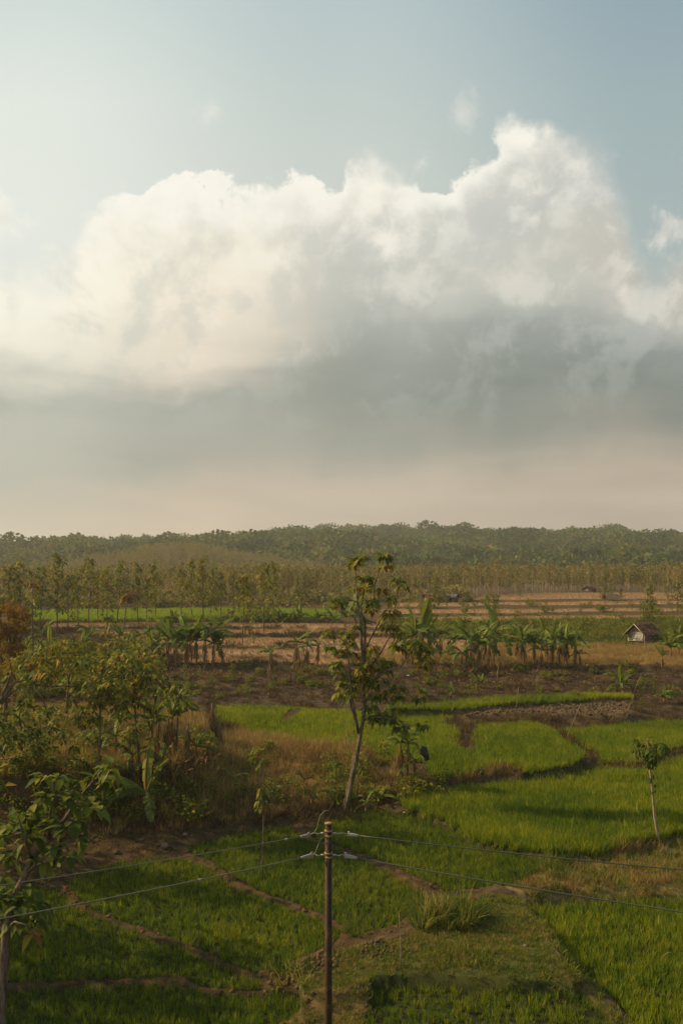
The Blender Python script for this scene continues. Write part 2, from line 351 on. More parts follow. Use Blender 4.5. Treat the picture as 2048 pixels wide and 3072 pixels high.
MAT['forest'] = mat_leaf('forest_crown', [(0, (.012, .032, .010)), (.35, (.034, .075, .016)), (.6, (.075, .125, .022)), (.8, (.14, .15, .03)), (1, (.19, .13, .05))], trans=0.25, patch=0.45, pscale=0.009, jitter=0.75, rough=.8, spec=.05)
MAT['rust'] = mat_leaf('rusty_leaf', [(0, (.10, .06, .015)), (.5, (.22, .12, .022)), (1, (.34, .20, .04))], trans=0.35, patch=0.3, pscale=0.6, jitter=0.1, rough=.7, spec=.1)
MAT['bark'] = mat_bark('pale_bark', (.065, .048, .034), (.20, .15, .10))
MAT['bark_far'] = mat_bark('grey_bark', (.24, .19, .13), (.42, .34, .24), 3.0)
MAT['stem'] = mat_bark('banana_stem', (.10, .06, .03), (.24, .16, .075), 12.0)
MAT['papaya'] = mat_bark('papaya_trunk', (.20, .145, .085), (.33, .25, .15), 14.0)

# ------------------------------------------------------------------ ground sheet
th = np.concatenate([np.linspace(-180, -60, 13)[:-1], np.linspace(-60, -24, 19)[:-1], np.linspace(-24, 24, 261), np.linspace(24, 60, 19)[1:], np.linspace(60, 180, 13)[1:-1]])
TH = np.radians(th); NT_ = len(TH)
rr = [1.0]
while rr[-1] < 4200:
    q = rr[-1]; rr.append(q * (1.12 if q < 24 else 1.0036 if q < 190 else 1.008 if q < 260 else 1.03 if q < 700 else 1.12))
RR = np.array(rr); NR = len(RR)
RG, TG = np.meshgrid(RR, TH, indexing='ij'); GX = RG * np.sin(TG); GY = RG * np.cos(TG)
prof = [(-5000, 4), (-40, 0), (0, -.3), (30, 0), (43, .4), (48, .7), (55, 1.0), (66, 1.5), (80, 2.0), (88, 2.5), (100, 3.3), (123, 3.6), (128, 4.2), (142, 5.4), (165, 5.8), (200, 6.3), (300, 6.7), (450, 6.4), (560, 6.0), (5000, 8.0)]
GZ = np.interp(GY, [p[0] for p in prof], [p[1] for p in prof])
GT = np.full(GX.shape, 6, int)
def pip(poly, X, Y):
    ins = np.zeros(X.shape, bool); n = len(poly)
    for i in range(n):
        x0, y0 = poly[i]; x1, y1 = poly[(i + 1) % n]
        if y0 == y1: continue
        c = ((y0 > Y) != (y1 > Y)) & (X < (x1 - x0) * (Y - y0) / (y1 - y0) + x0); ins ^= c
    return ins
def vn1(x, y): return .5 + .25 * (math.sin(x * 1.7 + 1.3 * math.sin(y * 1.1)) + math.sin(y * 2.1 + 1.7 * math.sin(x * .9)))
def wpoly(pts, z, wob):
    """photo outline on the level z -> outline on the ground, densified, with slightly uneven edges"""
    w_ = [P(u, v, z) for u, v in pts]; out = []
    for i in range(len(w_)):
        a, b = w_[i], w_[(i + 1) % len(w_)]; n = max(1, int((b - a).length / 0.9)); 
        for k_ in range(n):
            q = a.lerp(b, k_ / n); g = min(1.0, 40 / max(1.0, (b - a).length) + .6)
            wv = min(.5, .18 + q.y * .003)
            out.append((q.x + rng.normal() * wob + wv * (vn1(q.x * .45, q.y * .45) - .5) * 2, q.y + rng.normal() * wob + wv * (vn1(q.x * .45 + 40, q.y * .45) - .5) * 2))
    return out
# (name, kind of cover, level, outline)   kinds: 1 rice, 2 stubble, 3 grass, 4 trodden soil, 5 dry grass, 6 scrub, 7 olive grass, 8 weeds, 9 cracked mud
PLOTS = [
 ('plateau', 5, 3.0, .15, [(-900, 2330), (300, 2318), (560, 2290), (590, 2235), (640, 2180), (560, 2120), (-900, 2120)]),
 ('crest', 5, 2.0, .12, [(600, 2262), (800, 2255), (1000, 2270), (1085, 2275), (1090, 2262), (1000, 2248), (850, 2232), (650, 2205)]),
 ('shelf', 4, 1.6, .05, [(1110, 2300), (1280, 2285), (1318, 2318), (1290, 2342), (1120, 2325)]),
 ('P', 5, 3.3, .2, [(1050, 1992), (1500, 1997), (2048, 2002), (2600, 2002), (2600, 1935), (2048, 1935), (1400, 1935), (1050, 1960)]),
 ('T0', 2, 3.4, .15, [(540, 1986), (1050, 1990), (1050, 1979), (540, 1977)]),
 ('T1', 2, 3.9, .15, [(480, 1961), (1060, 1964), (1100, 1951), (480, 1950)]),
 ('T2', 2, 4.4, .2, [(420, 1933), (820, 1936), (850, 1930), (900, 1938), (1420, 1936), (1420, 1918), (900, 1914), (420, 1914)]),
 ('T3', 2, 4.9, .2, [(260, 1899), (640, 1901), (1000, 1896), (1250, 1902), (1300, 1892), (900, 1889), (260, 1891)]),
 ('T4', 2, 5.3, .2, [(150, 1881), (700, 1878), (1200, 1881), (1250, 1872), (700, 1870), (150, 1871)]),
 ('H', 1, 5.6, .2, [(60, 1864), (680, 1862), (1010, 1860), (1010, 1835), (680, 1831), (60, 1839)]),
 ('I1', 2, 5.6, .3, [(1180, 1858), (1500, 1860), (1700, 1856), (2100, 1852), (2700, 1850), (2700, 1846), (1900, 1847), (1500, 1850), (1180, 1851)]),
 ('I2', 2, 6.1, .3, [(1150, 1839), (1560, 1838), (1700, 1834), (2700, 1829), (2700, 1824), (1800, 1826), (1560, 1829), (1150, 1829)]),
 ('I3', 2, 6.6, .3, [(1180, 1818), (1400, 1818), (1480, 1813), (1650, 1815), (1900, 1812), (2700, 1809), (2700, 1803), (1760, 1805), (1650, 1808), (1180, 1809)]),
 ('I4', 2, 7.1, .3, [(1350, 1798), (1600, 1798), (1700, 1795), (2700, 1793), (2700, 1777), (1600, 1779)]),
 ('C5', 1, 2.2, .10, [(1150, 2140), (1400, 2124), (1600, 2109), (1890, 2095), (1885, 2088), (1800, 2085), (1500, 2100), (1250, 2120), (1150, 2130)]),
 ('rocky', 9, 1.9, .10, [(1390, 2150), (1640, 2140), (1890, 2150), (1900, 2118), (1890, 2108), (1600, 2122), (1400, 2135)]),
 ('C1', 1, 0.9, .06, [(1195, 2422), (1250, 2397), (1320, 2387), (1400, 2372), (1560, 2364), (1700, 2347), (1790, 2315), (1900, 2318), (2048, 2285), (2500, 2200), (2500, 2430), (2048, 2503), (1960, 2525), (1850, 2550), (1750, 2578), (1640, 2574), (1600, 2562), (1450, 2526), (1350, 2486), (1250, 2443)]),
 ('C2', 1, 1.2, .06, [(1690, 2207), (1735, 2236), (1795, 2274), (1800, 2296), (1900, 2292), (1990, 2268), (2048, 2246), (2500, 2150), (2500, 2150), (2048, 2168), (1850, 2183), (1700, 2195)]),
 ('C3', 1, 1.6, .06, [(1108, 2262), (1130, 2288), (1290, 2290), (1300, 2337), (1400, 2320), (1480, 2297), (1530, 2300), (1560, 2324), (1650, 2310), (1755, 2284), (1765, 2270), (1700, 2230), (1655, 2190), (1632, 2180), (1600, 2172), (1424, 2180), (1412, 2200), (1424, 2250), (1390, 2256), (1362, 2196), (1346, 2168), (1360, 2155), (1160, 2158), (1080, 2140), (900, 2128), (645, 2126), (665, 2175), (705, 2203), (850, 2226), (1000, 2243)]),
 ('notch', 4, 1.75, .05, [(835, 2160), (845, 2140), (880, 2128), (915, 2125), (905, 2137), (880, 2150), (860, 2165)]),
 ('BL1', 1, 0.0, .05, [(-700, 2972), (330, 2970), (530, 2966), (600, 2988), (700, 2996), (850, 2990), (900, 3008), (885, 3060), (790, 3095), (700, 3300), (-700, 3300)]),
 ('BL2', 1, 0.12, .05, [(-700, 2945), (330, 2941), (530, 2934), (610, 2961), (700, 2970), (800, 2964), (760, 2942), (640, 2906), (520, 2860), (400, 2800), (300, 2752), (200, 2690), (60, 2655), (-700, 2700)]),
 ('BL3', 1, 0.25, .05, [(205, 2655), (300, 2722), (420, 2775), (540, 2832), (660, 2878), (770, 2918), (860, 2912), (910, 2880), (1000, 2840), (1020, 2800), (950, 2770), (850, 2736), (780, 2700), (700, 2664), (620, 2616), (540, 2588), (480, 2574), (380, 2592), (290, 2618)]),
 ('BL4', 1, 0.40, .05, [(560, 2558), (640, 2594), (720, 2638), (800, 2672), (870, 2708), (960, 2742), (1040, 2778), (1070, 2800), (1180, 2784), (1235, 2748), (1272, 2706), (1155, 2628), (1090, 2600), (1000, 2558), (930, 2520), (850, 2490), (700, 2512), (600, 2540)]),
 ('BL5', 1, 0.55, .05, [(950, 2506), (1010, 2532), (1105, 2578), (1165, 2600), (1290, 2655), (1330, 2680), (1450, 2668), (1560, 2650), (1615, 2620), (1632, 2598), (1600, 2590), (1450, 2550), (1350, 2510), (1250, 2468), (1180, 2448), (1120, 2436), (1040, 2456), (960, 2484)]),
 ('S1', 8, 0.6, .08, [(1660, 2592), (1800, 2592), (1960, 2552), (2048, 2530), (2600, 2450), (2600, 2640), (2048, 2648), (1700, 2652), (1560, 2672), (1520, 2662), (1600, 2640)]),
 ('G1', 3, 0.92, .10, [(1480, 2702), (1530, 2690), (1550, 2735), (1592, 2785), (1650, 2850), (1690, 2910), (1735, 2955), (1500, 2938), (1110, 2932), (1000, 2960), (900, 2960), (930, 2900), (1000, 2875), (1130, 2850), (1250, 2795), (1400, 2745)]),
 ('F1', 1, 0.48, .06, [(1120, 2990), (1400, 2985), (1740, 2995), (1800, 3062), (1850, 3160), (1850, 3500), (1040, 3500), (1075, 3110)]),
 ('R1', 1, 0.25, .05, [(1572, 2712), (1605, 2772), (1655, 2812), (1705, 2880), (1755, 2940), (1808, 2990), (1868, 3062), (1930, 3150), (2050, 3400), (2900, 3400), (2900, 2700), (2048, 2702), (1700, 2706)]),
]
PW = {}
GROW = {'C1': .04, 'C3': .06, 'C2': -.02, 'G1': .3, 'F1': .2, 'R1': .05, 'S1': .25}
def grow(p, d):
    if not d: return p
    a = np.array(p); t = np.roll(a, -1, 0) - np.roll(a, 1, 0); t /= np.linalg.norm(t, axis=1)[:, None] + 1e-9
    ar = .5 * np.sum(a[:, 0] * np.roll(a[:, 1], -1) - np.roll(a[:, 0], -1) * a[:, 1]); s = 1 if ar > 0 else -1
    return [tuple(q) for q in a + np.stack([t[:, 1], -t[:, 0]], -1) * d * s]
fixed = np.zeros(GX.shape, bool)
for nm, kd, z, wob, pts in PLOTS:
    pw = grow(wpoly(pts, z, wob), GROW.get(nm, .06 if nm.startswith('BL') else 0)); PW[nm] = pw; ins = pip(pw, GX, GY) & (GY > 0)
    GZ[ins] = z; GT[ins] = kd; fixed |= ins
keep = fixed | (GY < 18) | (RG > 260)
Z0 = GZ.copy()
for it in range(220):
    up = np.roll(GZ, -1, 0); dn = np.roll(GZ, 1, 0); l = np.roll(GZ, 1, 1); r_ = np.roll(GZ, -1, 1)
    GZ = np.where(keep, GZ, 0.25 * (up + dn + l + r_))
# low earth banks between the paddies, uneven earth elsewhere
free = ~keep
def vnoise(X, Y, s, seed=0):
    X = X / s + seed * 17.3; Y = Y / s - seed * 9.1; xi = np.floor(X).astype(int); yi = np.floor(Y).astype(int); fx = X - xi; fy = Y - yi
    fx = fx * fx * (3 - 2 * fx); fy = fy * fy * (3 - 2 * fy)
    h = lambda a, b: (np.sin(a * 127.1 + b * 311.7 + seed * 7.7) * 43758.5453) % 1.0
    return (h(xi, yi) * (1 - fx) + h(xi + 1, yi) * fx) * (1 - fy) + (h(xi, yi + 1) * (1 - fx) + h(xi + 1, yi + 1) * fx) * fy
def fbm(X, Y, s, o=4, seed=0):
    t = 0; a = 1; n = 0
    for i in range(o): t = t + a * vnoise(X, Y, s / 2 ** i, seed + i); n += a; a *= .5
    return t / n
paddy = (GY > 20) & (GY < 60) & free
GZ = GZ + np.where(paddy, 0.09 + 0.26 * (fbm(GX, GY, .75, 5, 3) - .38), 0)
GZ = GZ + np.where(free & (GY >= 60) & (GY < 130), 0.5 * (fbm(GX, GY, 2.5, 4, 5) - .5), 0)
led = GZ + .9 * (fbm(GX, GY, 5.0, 3, 41) - .5); led = (np.floor(led / .5) + np.clip((led / .5 % 1) * 3 - 1, 0, 1)) * .5 + .1
GZ = np.where(free & (GY > 86) & (GY < 99), .25 * GZ + .75 * led, GZ)
GZ = GZ + np.where(free & (GY > 40) & (GY < 60) & (GX < 1), 0.5 * (fbm(GX, GY, 1.2, 4, 6) - .5), 0)
GZ = GZ + np.where(fixed & (GT != 1), 0.12 * (fbm(GX, GY, .8, 3, 9) - .5), 0)
GZ = GZ + np.where(GT == 9, 0.35 * (fbm(GX, GY, .7, 3, 2) - .4), 0)
# a wooded rise in the middle distance
GZ = GZ + 8.5 * np.exp(-((GX + 72) / 34) ** 2 - ((GY - 450) / 60) ** 2)
def gi(x, y):
    r = np.hypot(x, y); t = np.arctan2(x, y)
    i = np.interp(r, RR, np.arange(NR)); j = np.interp(t, TH, np.arange(NT_)); return i, j
def zt(x, y):
    i, j = gi(np.asarray(x, float), np.asarray(y, float)); i0 = np.clip(i.astype(int), 0, NR - 2); j0 = np.clip(j.astype(int), 0, NT_ - 2); a = i - i0; b = j - j0
    return (GZ[i0, j0] * (1 - a) + GZ[i0 + 1, j0] * a) * (1 - b) + (GZ[i0, j0 + 1] * (1 - a) + GZ[i0 + 1, j0 + 1] * a) * b
def tt_(x, y):
    i, j = gi(np.asarray(x, float), np.asarray(y, float)); return GT[np.clip(np.round(i).astype(int), 0, NR - 1), np.clip(np.round(j).astype(int), 0, NT_ - 1)]
def G(u, v, y=None):
    """ground point seen at photo pixel (u, v): march out along the ray"""
    ys = np.concatenate([np.arange(24, 140, .1), np.arange(140, 600, .5)]); xs = (u - 1024) * ys / FPX
    zr = CAMZ - (v - HZ) * ys / FPX; zz = zt(xs, ys); k = np.argmax(zr <= zz)
    return Vector((xs[k], ys[k], zz[k]))
# cover of the open ground, chosen by place (projected outlines of the photo's patches)
gu = 1024 + FPX * GX / np.maximum(GY, 1); gv = HZ + FPX * (CAMZ - GZ) / np.maximum(GY, 1)
def cover(kd, pts): 
    ins = pip(pts, gu, gv) & (GY > 20) & ~fixed; GT[ins] = kd
cover(10, [(-900, 2000), (560, 1990), (1050, 1990), (2600, 2000), (2600, 2160), (1900, 2160), (1390, 2160), (600, 2130), (-900, 2130)])   # bare brown slope
cover(7, [(1180, 1945), (2600, 1945), (2600, 1846), (1400, 1846), (1180, 1850)])
cover(5, [(560, 2230), (700, 2190), (1100, 2250), (1100, 2420), (900, 2420), (560, 2400)])
cover(6, [(-900, 2320), (560, 2320), (640, 2400), (700, 2560), (300, 2640), (-900, 2640)])
cover(4, [(-900, 2560), (500, 2500), (900, 2440), (1040, 2400), (1200, 2380), (1420, 2340), (1800, 2280), (1800, 2320), (1500, 2400), (1250, 2440), (1600, 2570), (1320, 2700), (1480, 2690), (960, 2870), (880, 2920), (900, 3000), (880, 3200), (-900, 3200)])
cover(11, [(880, 2960), (1125, 2930), (1130, 3400), (860, 3400)])
cover(11, [(900, 2950), (1110, 2935), (1740, 2950), (1745, 3000), (1120, 2995), (1040, 3300), (700, 3300), (760, 3060), (880, 3000)])
cover(11, [(1530, 2690), (1560, 2700), (1720, 2880), (1960, 3150), (2050, 3400), (1900, 3400), (1740, 2990), (1690, 2910), (1590, 2790)])
cover(8, [(1540, 2640), (2700, 2630), (2700, 2720), (1560, 2722)]); cover(8, [(1600, 2560), (2700, 2490), (2700, 2560), (2048, 2540), (1800, 2600), (1600, 2610)])
GT[(GY > 190) & ~fixed] = 12
GT[(GY > 60) & (GY < 100) & (gu < 560) & ~fixed & (GT != 10)] = 6
PAL = {1: (.030, .034, .012), 2: (.28, .18, .10), 3: (.055, .062, .018), 4: (.062, .040, .021), 5: (.20, .125, .045), 6: (.075, .052, .026),
       7: (.115, .105, .035), 8: (.15, .115, .05), 9: (.09, .062, .036), 10: (.068, .048, .030), 11: (.095, .070, .030), 12: (.13, .098, .052)}
COLR = np.zeros(GX.shape + (3,))
for kd, c in PAL.items(): COLR[GT == kd] = c
for it in range(1):
    COLR = 0.5 * COLR + 0.125 * (np.roll(COLR, 1, 0) + np.roll(COLR, -1, 0) + np.roll(COLR, 1, 1) + np.roll(COLR, -1, 1))
def ground():
    v = np.stack([GX, GY, GZ], -1).reshape(-1, 3); i = np.arange(NR - 1)[:, None] * NT_; j = np.arange(NT_)[None]; j2 = (j + 1) % NT_
    f = np.stack([i + j, i + j2, i + NT_ + j2, i + NT_ + j], -1).reshape(-1, 4)[:, ::-1]
    m = bpy.data.meshes.new('ground'); n0 = len(v); v = np.concatenate([v, [[0, 0, GZ[0].mean()]]])
    m.vertices.add(len(v)); m.vertices.foreach_set('co', v.astype(np.float32).ravel())
    tri = np.stack([np.full(NT_, n0), (np.arange(NT_) + 1) % NT_, np.arange(NT_)], -1)
    lp = np.concatenate([f.ravel(), tri.ravel()]).astype(np.int32); m.loops.add(len(lp)); m.loops.foreach_set('vertex_index', lp)
    st = np.concatenate([np.arange(len(f)) * 4, len(f) * 4 + np.arange(NT_) * 3]).astype(np.int32)
    m.polygons.add(len(st)); m.polygons.foreach_set('loop_start', st); m.update(calc_edges=True)
    m.polygons.foreach_set('use_smooth', np.ones(len(st), bool))
    a = m.attributes.new('cover', 'FLOAT_COLOR', 'POINT'); c = np.ones((len(v), 4), np.float32); c[:n0, :3] = COLR.reshape(-1, 3); a.data.foreach_set('color', c.ravel())
    mt, k = new_mat('earth'); pos = k.n.new('ShaderNodeNewGeometry').outputs['Position']; c = attr(k, 'cover').outputs['Color']
    n1 = k.noise(pos, 2.2, 6, .65); n2 = k.noise(pos, 14.0, 4, .6); n3 = k.noise(pos, .35, 3, .5)
    f1 = k.math('ADD', k.lin(n1, .3, .7, .55, 1.45), k.lin(n2, .3, .7, -.25, .25)); c = k.vmath('SCALE', c, None, f1)
    c = k.mix(k.smooth(n3, .45, .7, 0, .35), c, k.vmath('MULTIPLY', c, (1.25, 1.05, .8)))
    cr = k.voro(pos, 3.0, 'DISTANCE_TO_EDGE'); 
    h = k.math('ADD', k.math('MULTIPLY', n1, .6), k.math('MULTIPLY', n2, .25))
    finish(mt, k, c, .95, .05, bump=h, bstr=.7); m.materials.append(mt)
    return tag(put('ground', m), kind='structure')
ground()

# ------------------------------------------------------------------ scatter of uncountable plants
def tuft(n, h, w_, spread, lean, tints, shape='blade', droop=(.1, .5), rad=None, seed=0):
    g = np.random.default_rng(seed); m = M(); a = g.uniform(0, 2 * np.pi, n); rd = g.uniform(0, 1, n) ** .5 * spread
    b = np.stack([np.cos(a) * rd, np.sin(a) * rd, np.zeros(n)], -1)
    a2 = a + g.normal(0, .6, n); ln = g.uniform(.05, 1, n) * lean
    d = np.stack([np.cos(a2) * np.sin(ln), np.sin(a2) * np.sin(ln), np.cos(ln)], -1)
    m.leaves(b, d, h * g.uniform(.65, 1.1, n), w_ * g.uniform(.7, 1.3, n), g.uniform(*droop, n), np.clip(g.normal(tints[0], tints[1], n), 0, 1), shape, roll=g.uniform(-1.2, 1.2, n))
    return m
SRC = {}
def source(key, mats, meshes):
    c = bpy.data.collections.new(key + '_sources'); 
    for i, me in enumerate(meshes):
        o = bpy.data.objects.new(key + '_source', me); c.objects.link(o)
    SRC[key] = c; return c
def scatter(name, key, pts, scl, label, cat, mat=None, rot=None, group=None):
    if len(pts) == 0: return
    m = bpy.data.meshes.new(name); m.vertices.add(len(pts)); m.vertices.foreach_set('co', np.asarray(pts, np.float32).ravel())
    a = m.attributes.new('scl', 'FLOAT', 'POINT'); a.data.foreach_set('value', np.asarray(scl, np.float32))
    a = m.attributes.new('rz', 'FLOAT', 'POINT'); a.data.foreach_set('value', (np.random.default_rng(len(pts)).uniform(0, 6.283, len(pts))).astype(np.float32))
    o = put(name, m); tag(o, label, cat, group, 'stuff')
    gname = 'scatter_' + key
    ng = bpy.data.node_groups.get(gname)
    if ng is None:
        ng = bpy.data.node_groups.new(gname, 'GeometryNodeTree')
        ng.interface.new_socket('Geometry', in_out='INPUT', socket_type='NodeSocketGeometry'); ng.interface.new_socket('Geometry', in_out='OUTPUT', socket_type='NodeSocketGeometry')
        N = ng.nodes; Lk = ng.links; gin = N.new('NodeGroupInput'); go = N.new('NodeGroupOutput')
        ci = N.new('GeometryNodeCollectionInfo'); ci.inputs['Collection'].default_value = SRC[key]; ci.inputs['Separate Children'].default_value = True; ci.inputs['Reset Children'].default_value = True
        ip = N.new('GeometryNodeInstanceOnPoints'); Lk.new(gin.outputs[0], ip.inputs['Points']); Lk.new(ci.outputs[0], ip.inputs['Instance']); ip.inputs['Pick Instance'].default_value = True
        rv = N.new('FunctionNodeRandomValue'); rv.data_type = 'INT'; rv.inputs[4].default_value = 0; rv.inputs[5].default_value = max(0, len(SRC[key].objects) - 1)
        Lk.new(rv.outputs[2], ip.inputs['Instance Index'])
        na = N.new('GeometryNodeInputNamedAttribute'); na.data_type = 'FLOAT'; na.inputs['Name'].default_value = 'scl'; Lk.new(na.outputs[0], ip.inputs['Scale'])
        nr = N.new('GeometryNodeInputNamedAttribute'); nr.data_type = 'FLOAT'; nr.inputs['Name'].default_value = 'rz'
        cb = N.new('ShaderNodeCombineXYZ'); Lk.new(nr.outputs[0], cb.inputs[2]); Lk.new(cb.outputs[0], ip.inputs['Rotation']); Lk.new(ip.outputs[0], go.inputs[0])
    md = o.modifiers.new('scatter', 'NODES'); md.node_group = ng
    return o
def in_poly(nm, step, jit=.35, rot=0.0, dens=None):
    pw = PW[nm]; a = np.array(pw); x0, y0 = a.min(0); x1, y1 = a.max(0); x0 = max(x0, -.54 * y1 - 4); x1 = min(x1, .54 * y1 + 4); y0 = max(y0, 22)
    sx, sy = (step, step) if not hasattr(step, '__len__') else step
    xs, ys = np.meshgrid(np.arange(x0, x1, sx), np.arange(y0, y1, sy)); xs = xs.ravel(); ys = ys.ravel()
    if rot:
        cx, cy = (x0 + x1) / 2, (y0 + y1) / 2; X = (xs - cx) * 1.5; Y = (ys - cy) * 1.5; X = (xs - cx); Y = (ys - cy)
        xs = cx + X * math.cos(rot) - Y * math.sin(rot); ys = cy + X * math.sin(rot) + Y * math.cos(rot)
    g = np.random.default_rng(len(xs)); xs = xs + g.normal(0, sx * jit, len(xs)); ys = ys + g.normal(0, sy * jit, len(ys))
    k = pip(pw, xs, ys) & (np.abs(xs) < .52 * ys + 3); 
    me = [q for q in PLOTS if q[0] == nm][0]; k &= np.abs(zt(xs, ys) - me[2]) < .16; k &= tt_(xs, ys) == me[1]
    if dens is not None: k &= g.uniform(0, 1, len(xs)) < dens(xs, ys)
    xs, ys = xs[k], ys[k]; return np.stack([xs, ys, zt(xs, ys) - .01], -1)
def of_type(kinds, dens, y0, y1, seed=1, box=None):
    g = np.random.default_rng(seed); hw = .52 * y1 + 3; n = int(dens * (y1 - y0) * 2 * hw)
    xs = g.uniform(-hw, hw, n); ys = g.uniform(y0, y1, n); k = np.abs(xs) < .52 * ys + 3; xs, ys = xs[k], ys[k]
    k = np.isin(tt_(xs, ys), kinds)
    if box is not None: k &= box(xs, ys)
    xs, ys = xs[k], ys[k]; return np.stack([xs, ys, zt(xs, ys) - .02], -1)
def clod(seed):
    g = np.random.default_rng(seed); m = M(); v = []
    for a in range(4):
        for b in range(6):
            th_ = math.pi * (a + .5) / 4; ph_ = math.pi * b / 3; v.append(np.array([math.sin(th_) * math.cos(ph_), math.sin(th_) * math.sin(ph_), math.cos(th_) * .7]) * .055 * g.uniform(.6, 1.3))
    f = [[a * 6 + b, (a + 1) * 6 + b, (a + 1) * 6 + (b + 1) % 6, a * 6 + (b + 1) % 6] for a in range(3) for b in range(6)]; m.add(v, f, g.uniform(0, 1)); m.add(v[:6], [[0, 1, 2, 3], [3, 4, 5, 0]], .5)
    return m.mesh('soil_clod', MAT['soil'])
MAT['soil'] = mat_leaf('soil_crumb', [(0, (.05, .03, .016)), (1, (.12, .075, .04))], trans=0, patch=.3, jitter=.6, rough=.95, spec=.02)
source('rice', None, [tuft(26, .50, .016, .07, .42, (.45, .2), 'blade', (.05, .55), seed=i).mesh('rice_tuft', MAT['rice']) for i in range(6)])
source('rice_young', None, [tuft(22, .50, .017, .07, .45, (.42, .2), 'blade', (.05, .55), seed=i + 10).mesh('young_rice_tuft', MAT['rice_young']) for i in range(6)])
source('rice_far', None, [tuft(40, .45, .03, .30, .35, (.5, .2), 'blade', (.05, .4), seed=i + 20).mesh('far_rice_tuft', MAT['rice_far']) for i in range(4)])
source('straw', None, [tuft(30, .8, .014, .16, .55, (.5, .22), 'blade', (.1, .8), seed=i + 30).mesh('straw_tuft', MAT['straw']) for i in range(5)])
source('grass', None, [tuft(34, .30, .014, .16, .8, (.45, .25), 'blade', (.1, .9), seed=i + 40).mesh('grass_tuft', MAT['grass']) for i in range(5)])
source('scrub', None, [tuft(26, .5, .022, .25, .9, (.45, .25), 'blade', (.0, .7), seed=i + 50).mesh('scrub_tuft', MAT['scrub']) for i in range(5)])
source('stubble', None, [tuft(14, .16, .018, .07, .5, (.5, .25), 'straw', (.0, .1), seed=i + 60).mesh('stubble_tuft', MAT['stubble']) for i in range(3)])
def rice(nm, h, step, label, key='rice', jit=.3, rot=0., dens=None, hj=.18):
    p = in_poly(nm, step, jit, rot, dens); g = np.random.default_rng(5); s = h / .5 * (1 + g.normal(0, hj, len(p)))
    s *= .8 + .4 * fbm(p[:, 0], p[:, 1], 2.2, 3, 8)
    scatter('rice_crop', key, p, np.clip(s, .3, 3), label, 'rice', group='flooded rice plots')
    return p
rice('BL1', .36, .19, 'dark young rice in the bottom left corner plot, nearest the viewer', key='rice_young')
rice('BL2', .36, .19, 'dark green rice in the left plot between the straight bund and the diagonal brown bund', key='rice_young')
rice('BL3', .36, .19, 'green rice in the leaf-shaped plot left of the utility pole', key='rice_young')
rice('BL4', .36, .19, 'green rice in the plot directly behind the utility pole', key='rice_young')
rice('BL5', .38, .19, 'green rice in the narrow plot behind the right-hand power cables', key='rice_young')
rice('C1', .58, .19, 'tall lush rice filling the large plot around the papaya tree')
rice('C2', .55, .21, 'bright rice in the upper right plot above the papaya crown')
rice('C3', .50, .23, 'bright yellow-green rice in the curved terrace behind the tall central tree')
rice('C5', .55, .22, 'thin strip of rice at the foot of the bare brown slope')
rice('F1', .38, (.21, .26), 'sparse young rice in the bottom centre plot right of the pole', key='rice_young', dens=lambda x, y: .95)
rice('R1', .44, (.20, .24), 'bright rice planted in rows in the bottom right corner plot', rot=.15, jit=.22)
rice('H', .8, .55, 'far strip of pale green rice behind the dry terraces', key='rice_far')
for nm, lb in (('T0', 'lowest dry terrace'), ('T1', 'second dry terrace'), ('T2', 'third dry terrace'), ('T3', 'fourth dry terrace'), ('T4', 'uppermost dry terrace below the green field')):
    scatter('stubble', 'stubble', (p := in_poly(nm, .55, .35)), np.full(len(p), 1.7), 'straw-coloured rice stubble on the ' + lb + ' left of centre', 'stubble')
for nm, lb in (('I1', 'nearest'), ('I2', 'second'), ('I3', 'third'), ('I4', 'farthest')):
    scatter('stubble', 'stubble', (p := in_poly(nm, .9, .35)), np.full(len(p), 2.0), 'tan stubble on the %s of the far right dry terraces' % lb, 'stubble')
def sc_n(p, a, b, sd=1): g = np.random.default_rng(sd); return g.uniform(a, b, len(p)) * (.6 + .8 * fbm(p[:, 0], p[:, 1], 1.8, 3, 4))
p = of_type([5], 9, 44, 72, 1, lambda x, y: y < 72); scatter('dry_grass', 'straw', p, sc_n(p, .5, 1.3), 'golden dry grass covering the mound left of the tall tree', 'grass')
p = of_type([5], 5, 95, 126, 2); scatter('dry_grass', 'straw', p, sc_n(p, .5, 1.1), 'orange dry grass in front of the tiled hut', 'grass')
p = of_type([6], 7, 40, 62, 3); scatter('brown_scrub', 'scrub', p, sc_n(p, .6, 1.5), 'dark tangled scrub on the steep bank at left', 'scrub')
p = of_type([6], 3, 62, 135, 4); scatter('brown_scrub', 'scrub', p, sc_n(p, .8, 1.9), 'brown scrub around the banana clumps left of centre', 'scrub')
p = of_type([10], 3.5, 70, 104, 5); scatter('brown_scrub', 'scrub', p, sc_n(p, .5, 1.2), 'low withered scrub on the bare brown slope', 'scrub')
p = of_type([7], 2.5, 118, 150, 6); scatter('rough_grass', 'grass', p, sc_n(p, 1.5, 3.4), 'olive rough grass on the slope behind the tiled hut', 'grass')
p = of_type([3, 11], 16, 24, 45, 21, lambda x, y: fbm(x, y, 1.6, 3, 14) > .5); scatter('dry_grass', 'straw', p, sc_n(p, .15, .45), 'short dry grass patches on the verge and the foot path', 'grass')
p = of_type([3], 48, 26, 45, 7); scatter('short_grass', 'grass', p, sc_n(p, .35, .95), 'short green grass on the wedge-shaped verge right of the pole', 'grass')
p = of_type([8], 14, 34, 50, 8); scatter('weeds', 'grass', p, sc_n(p, .5, 1.5), 'weedy grass on the strip below the papaya tree', 'grass')
p = of_type([11], 40, 23, 46, 9); scatter('path_grass', 'grass', p, sc_n(p, .45, 1.1), 'thin worn grass along the foot path by the bottom right plot', 'grass')
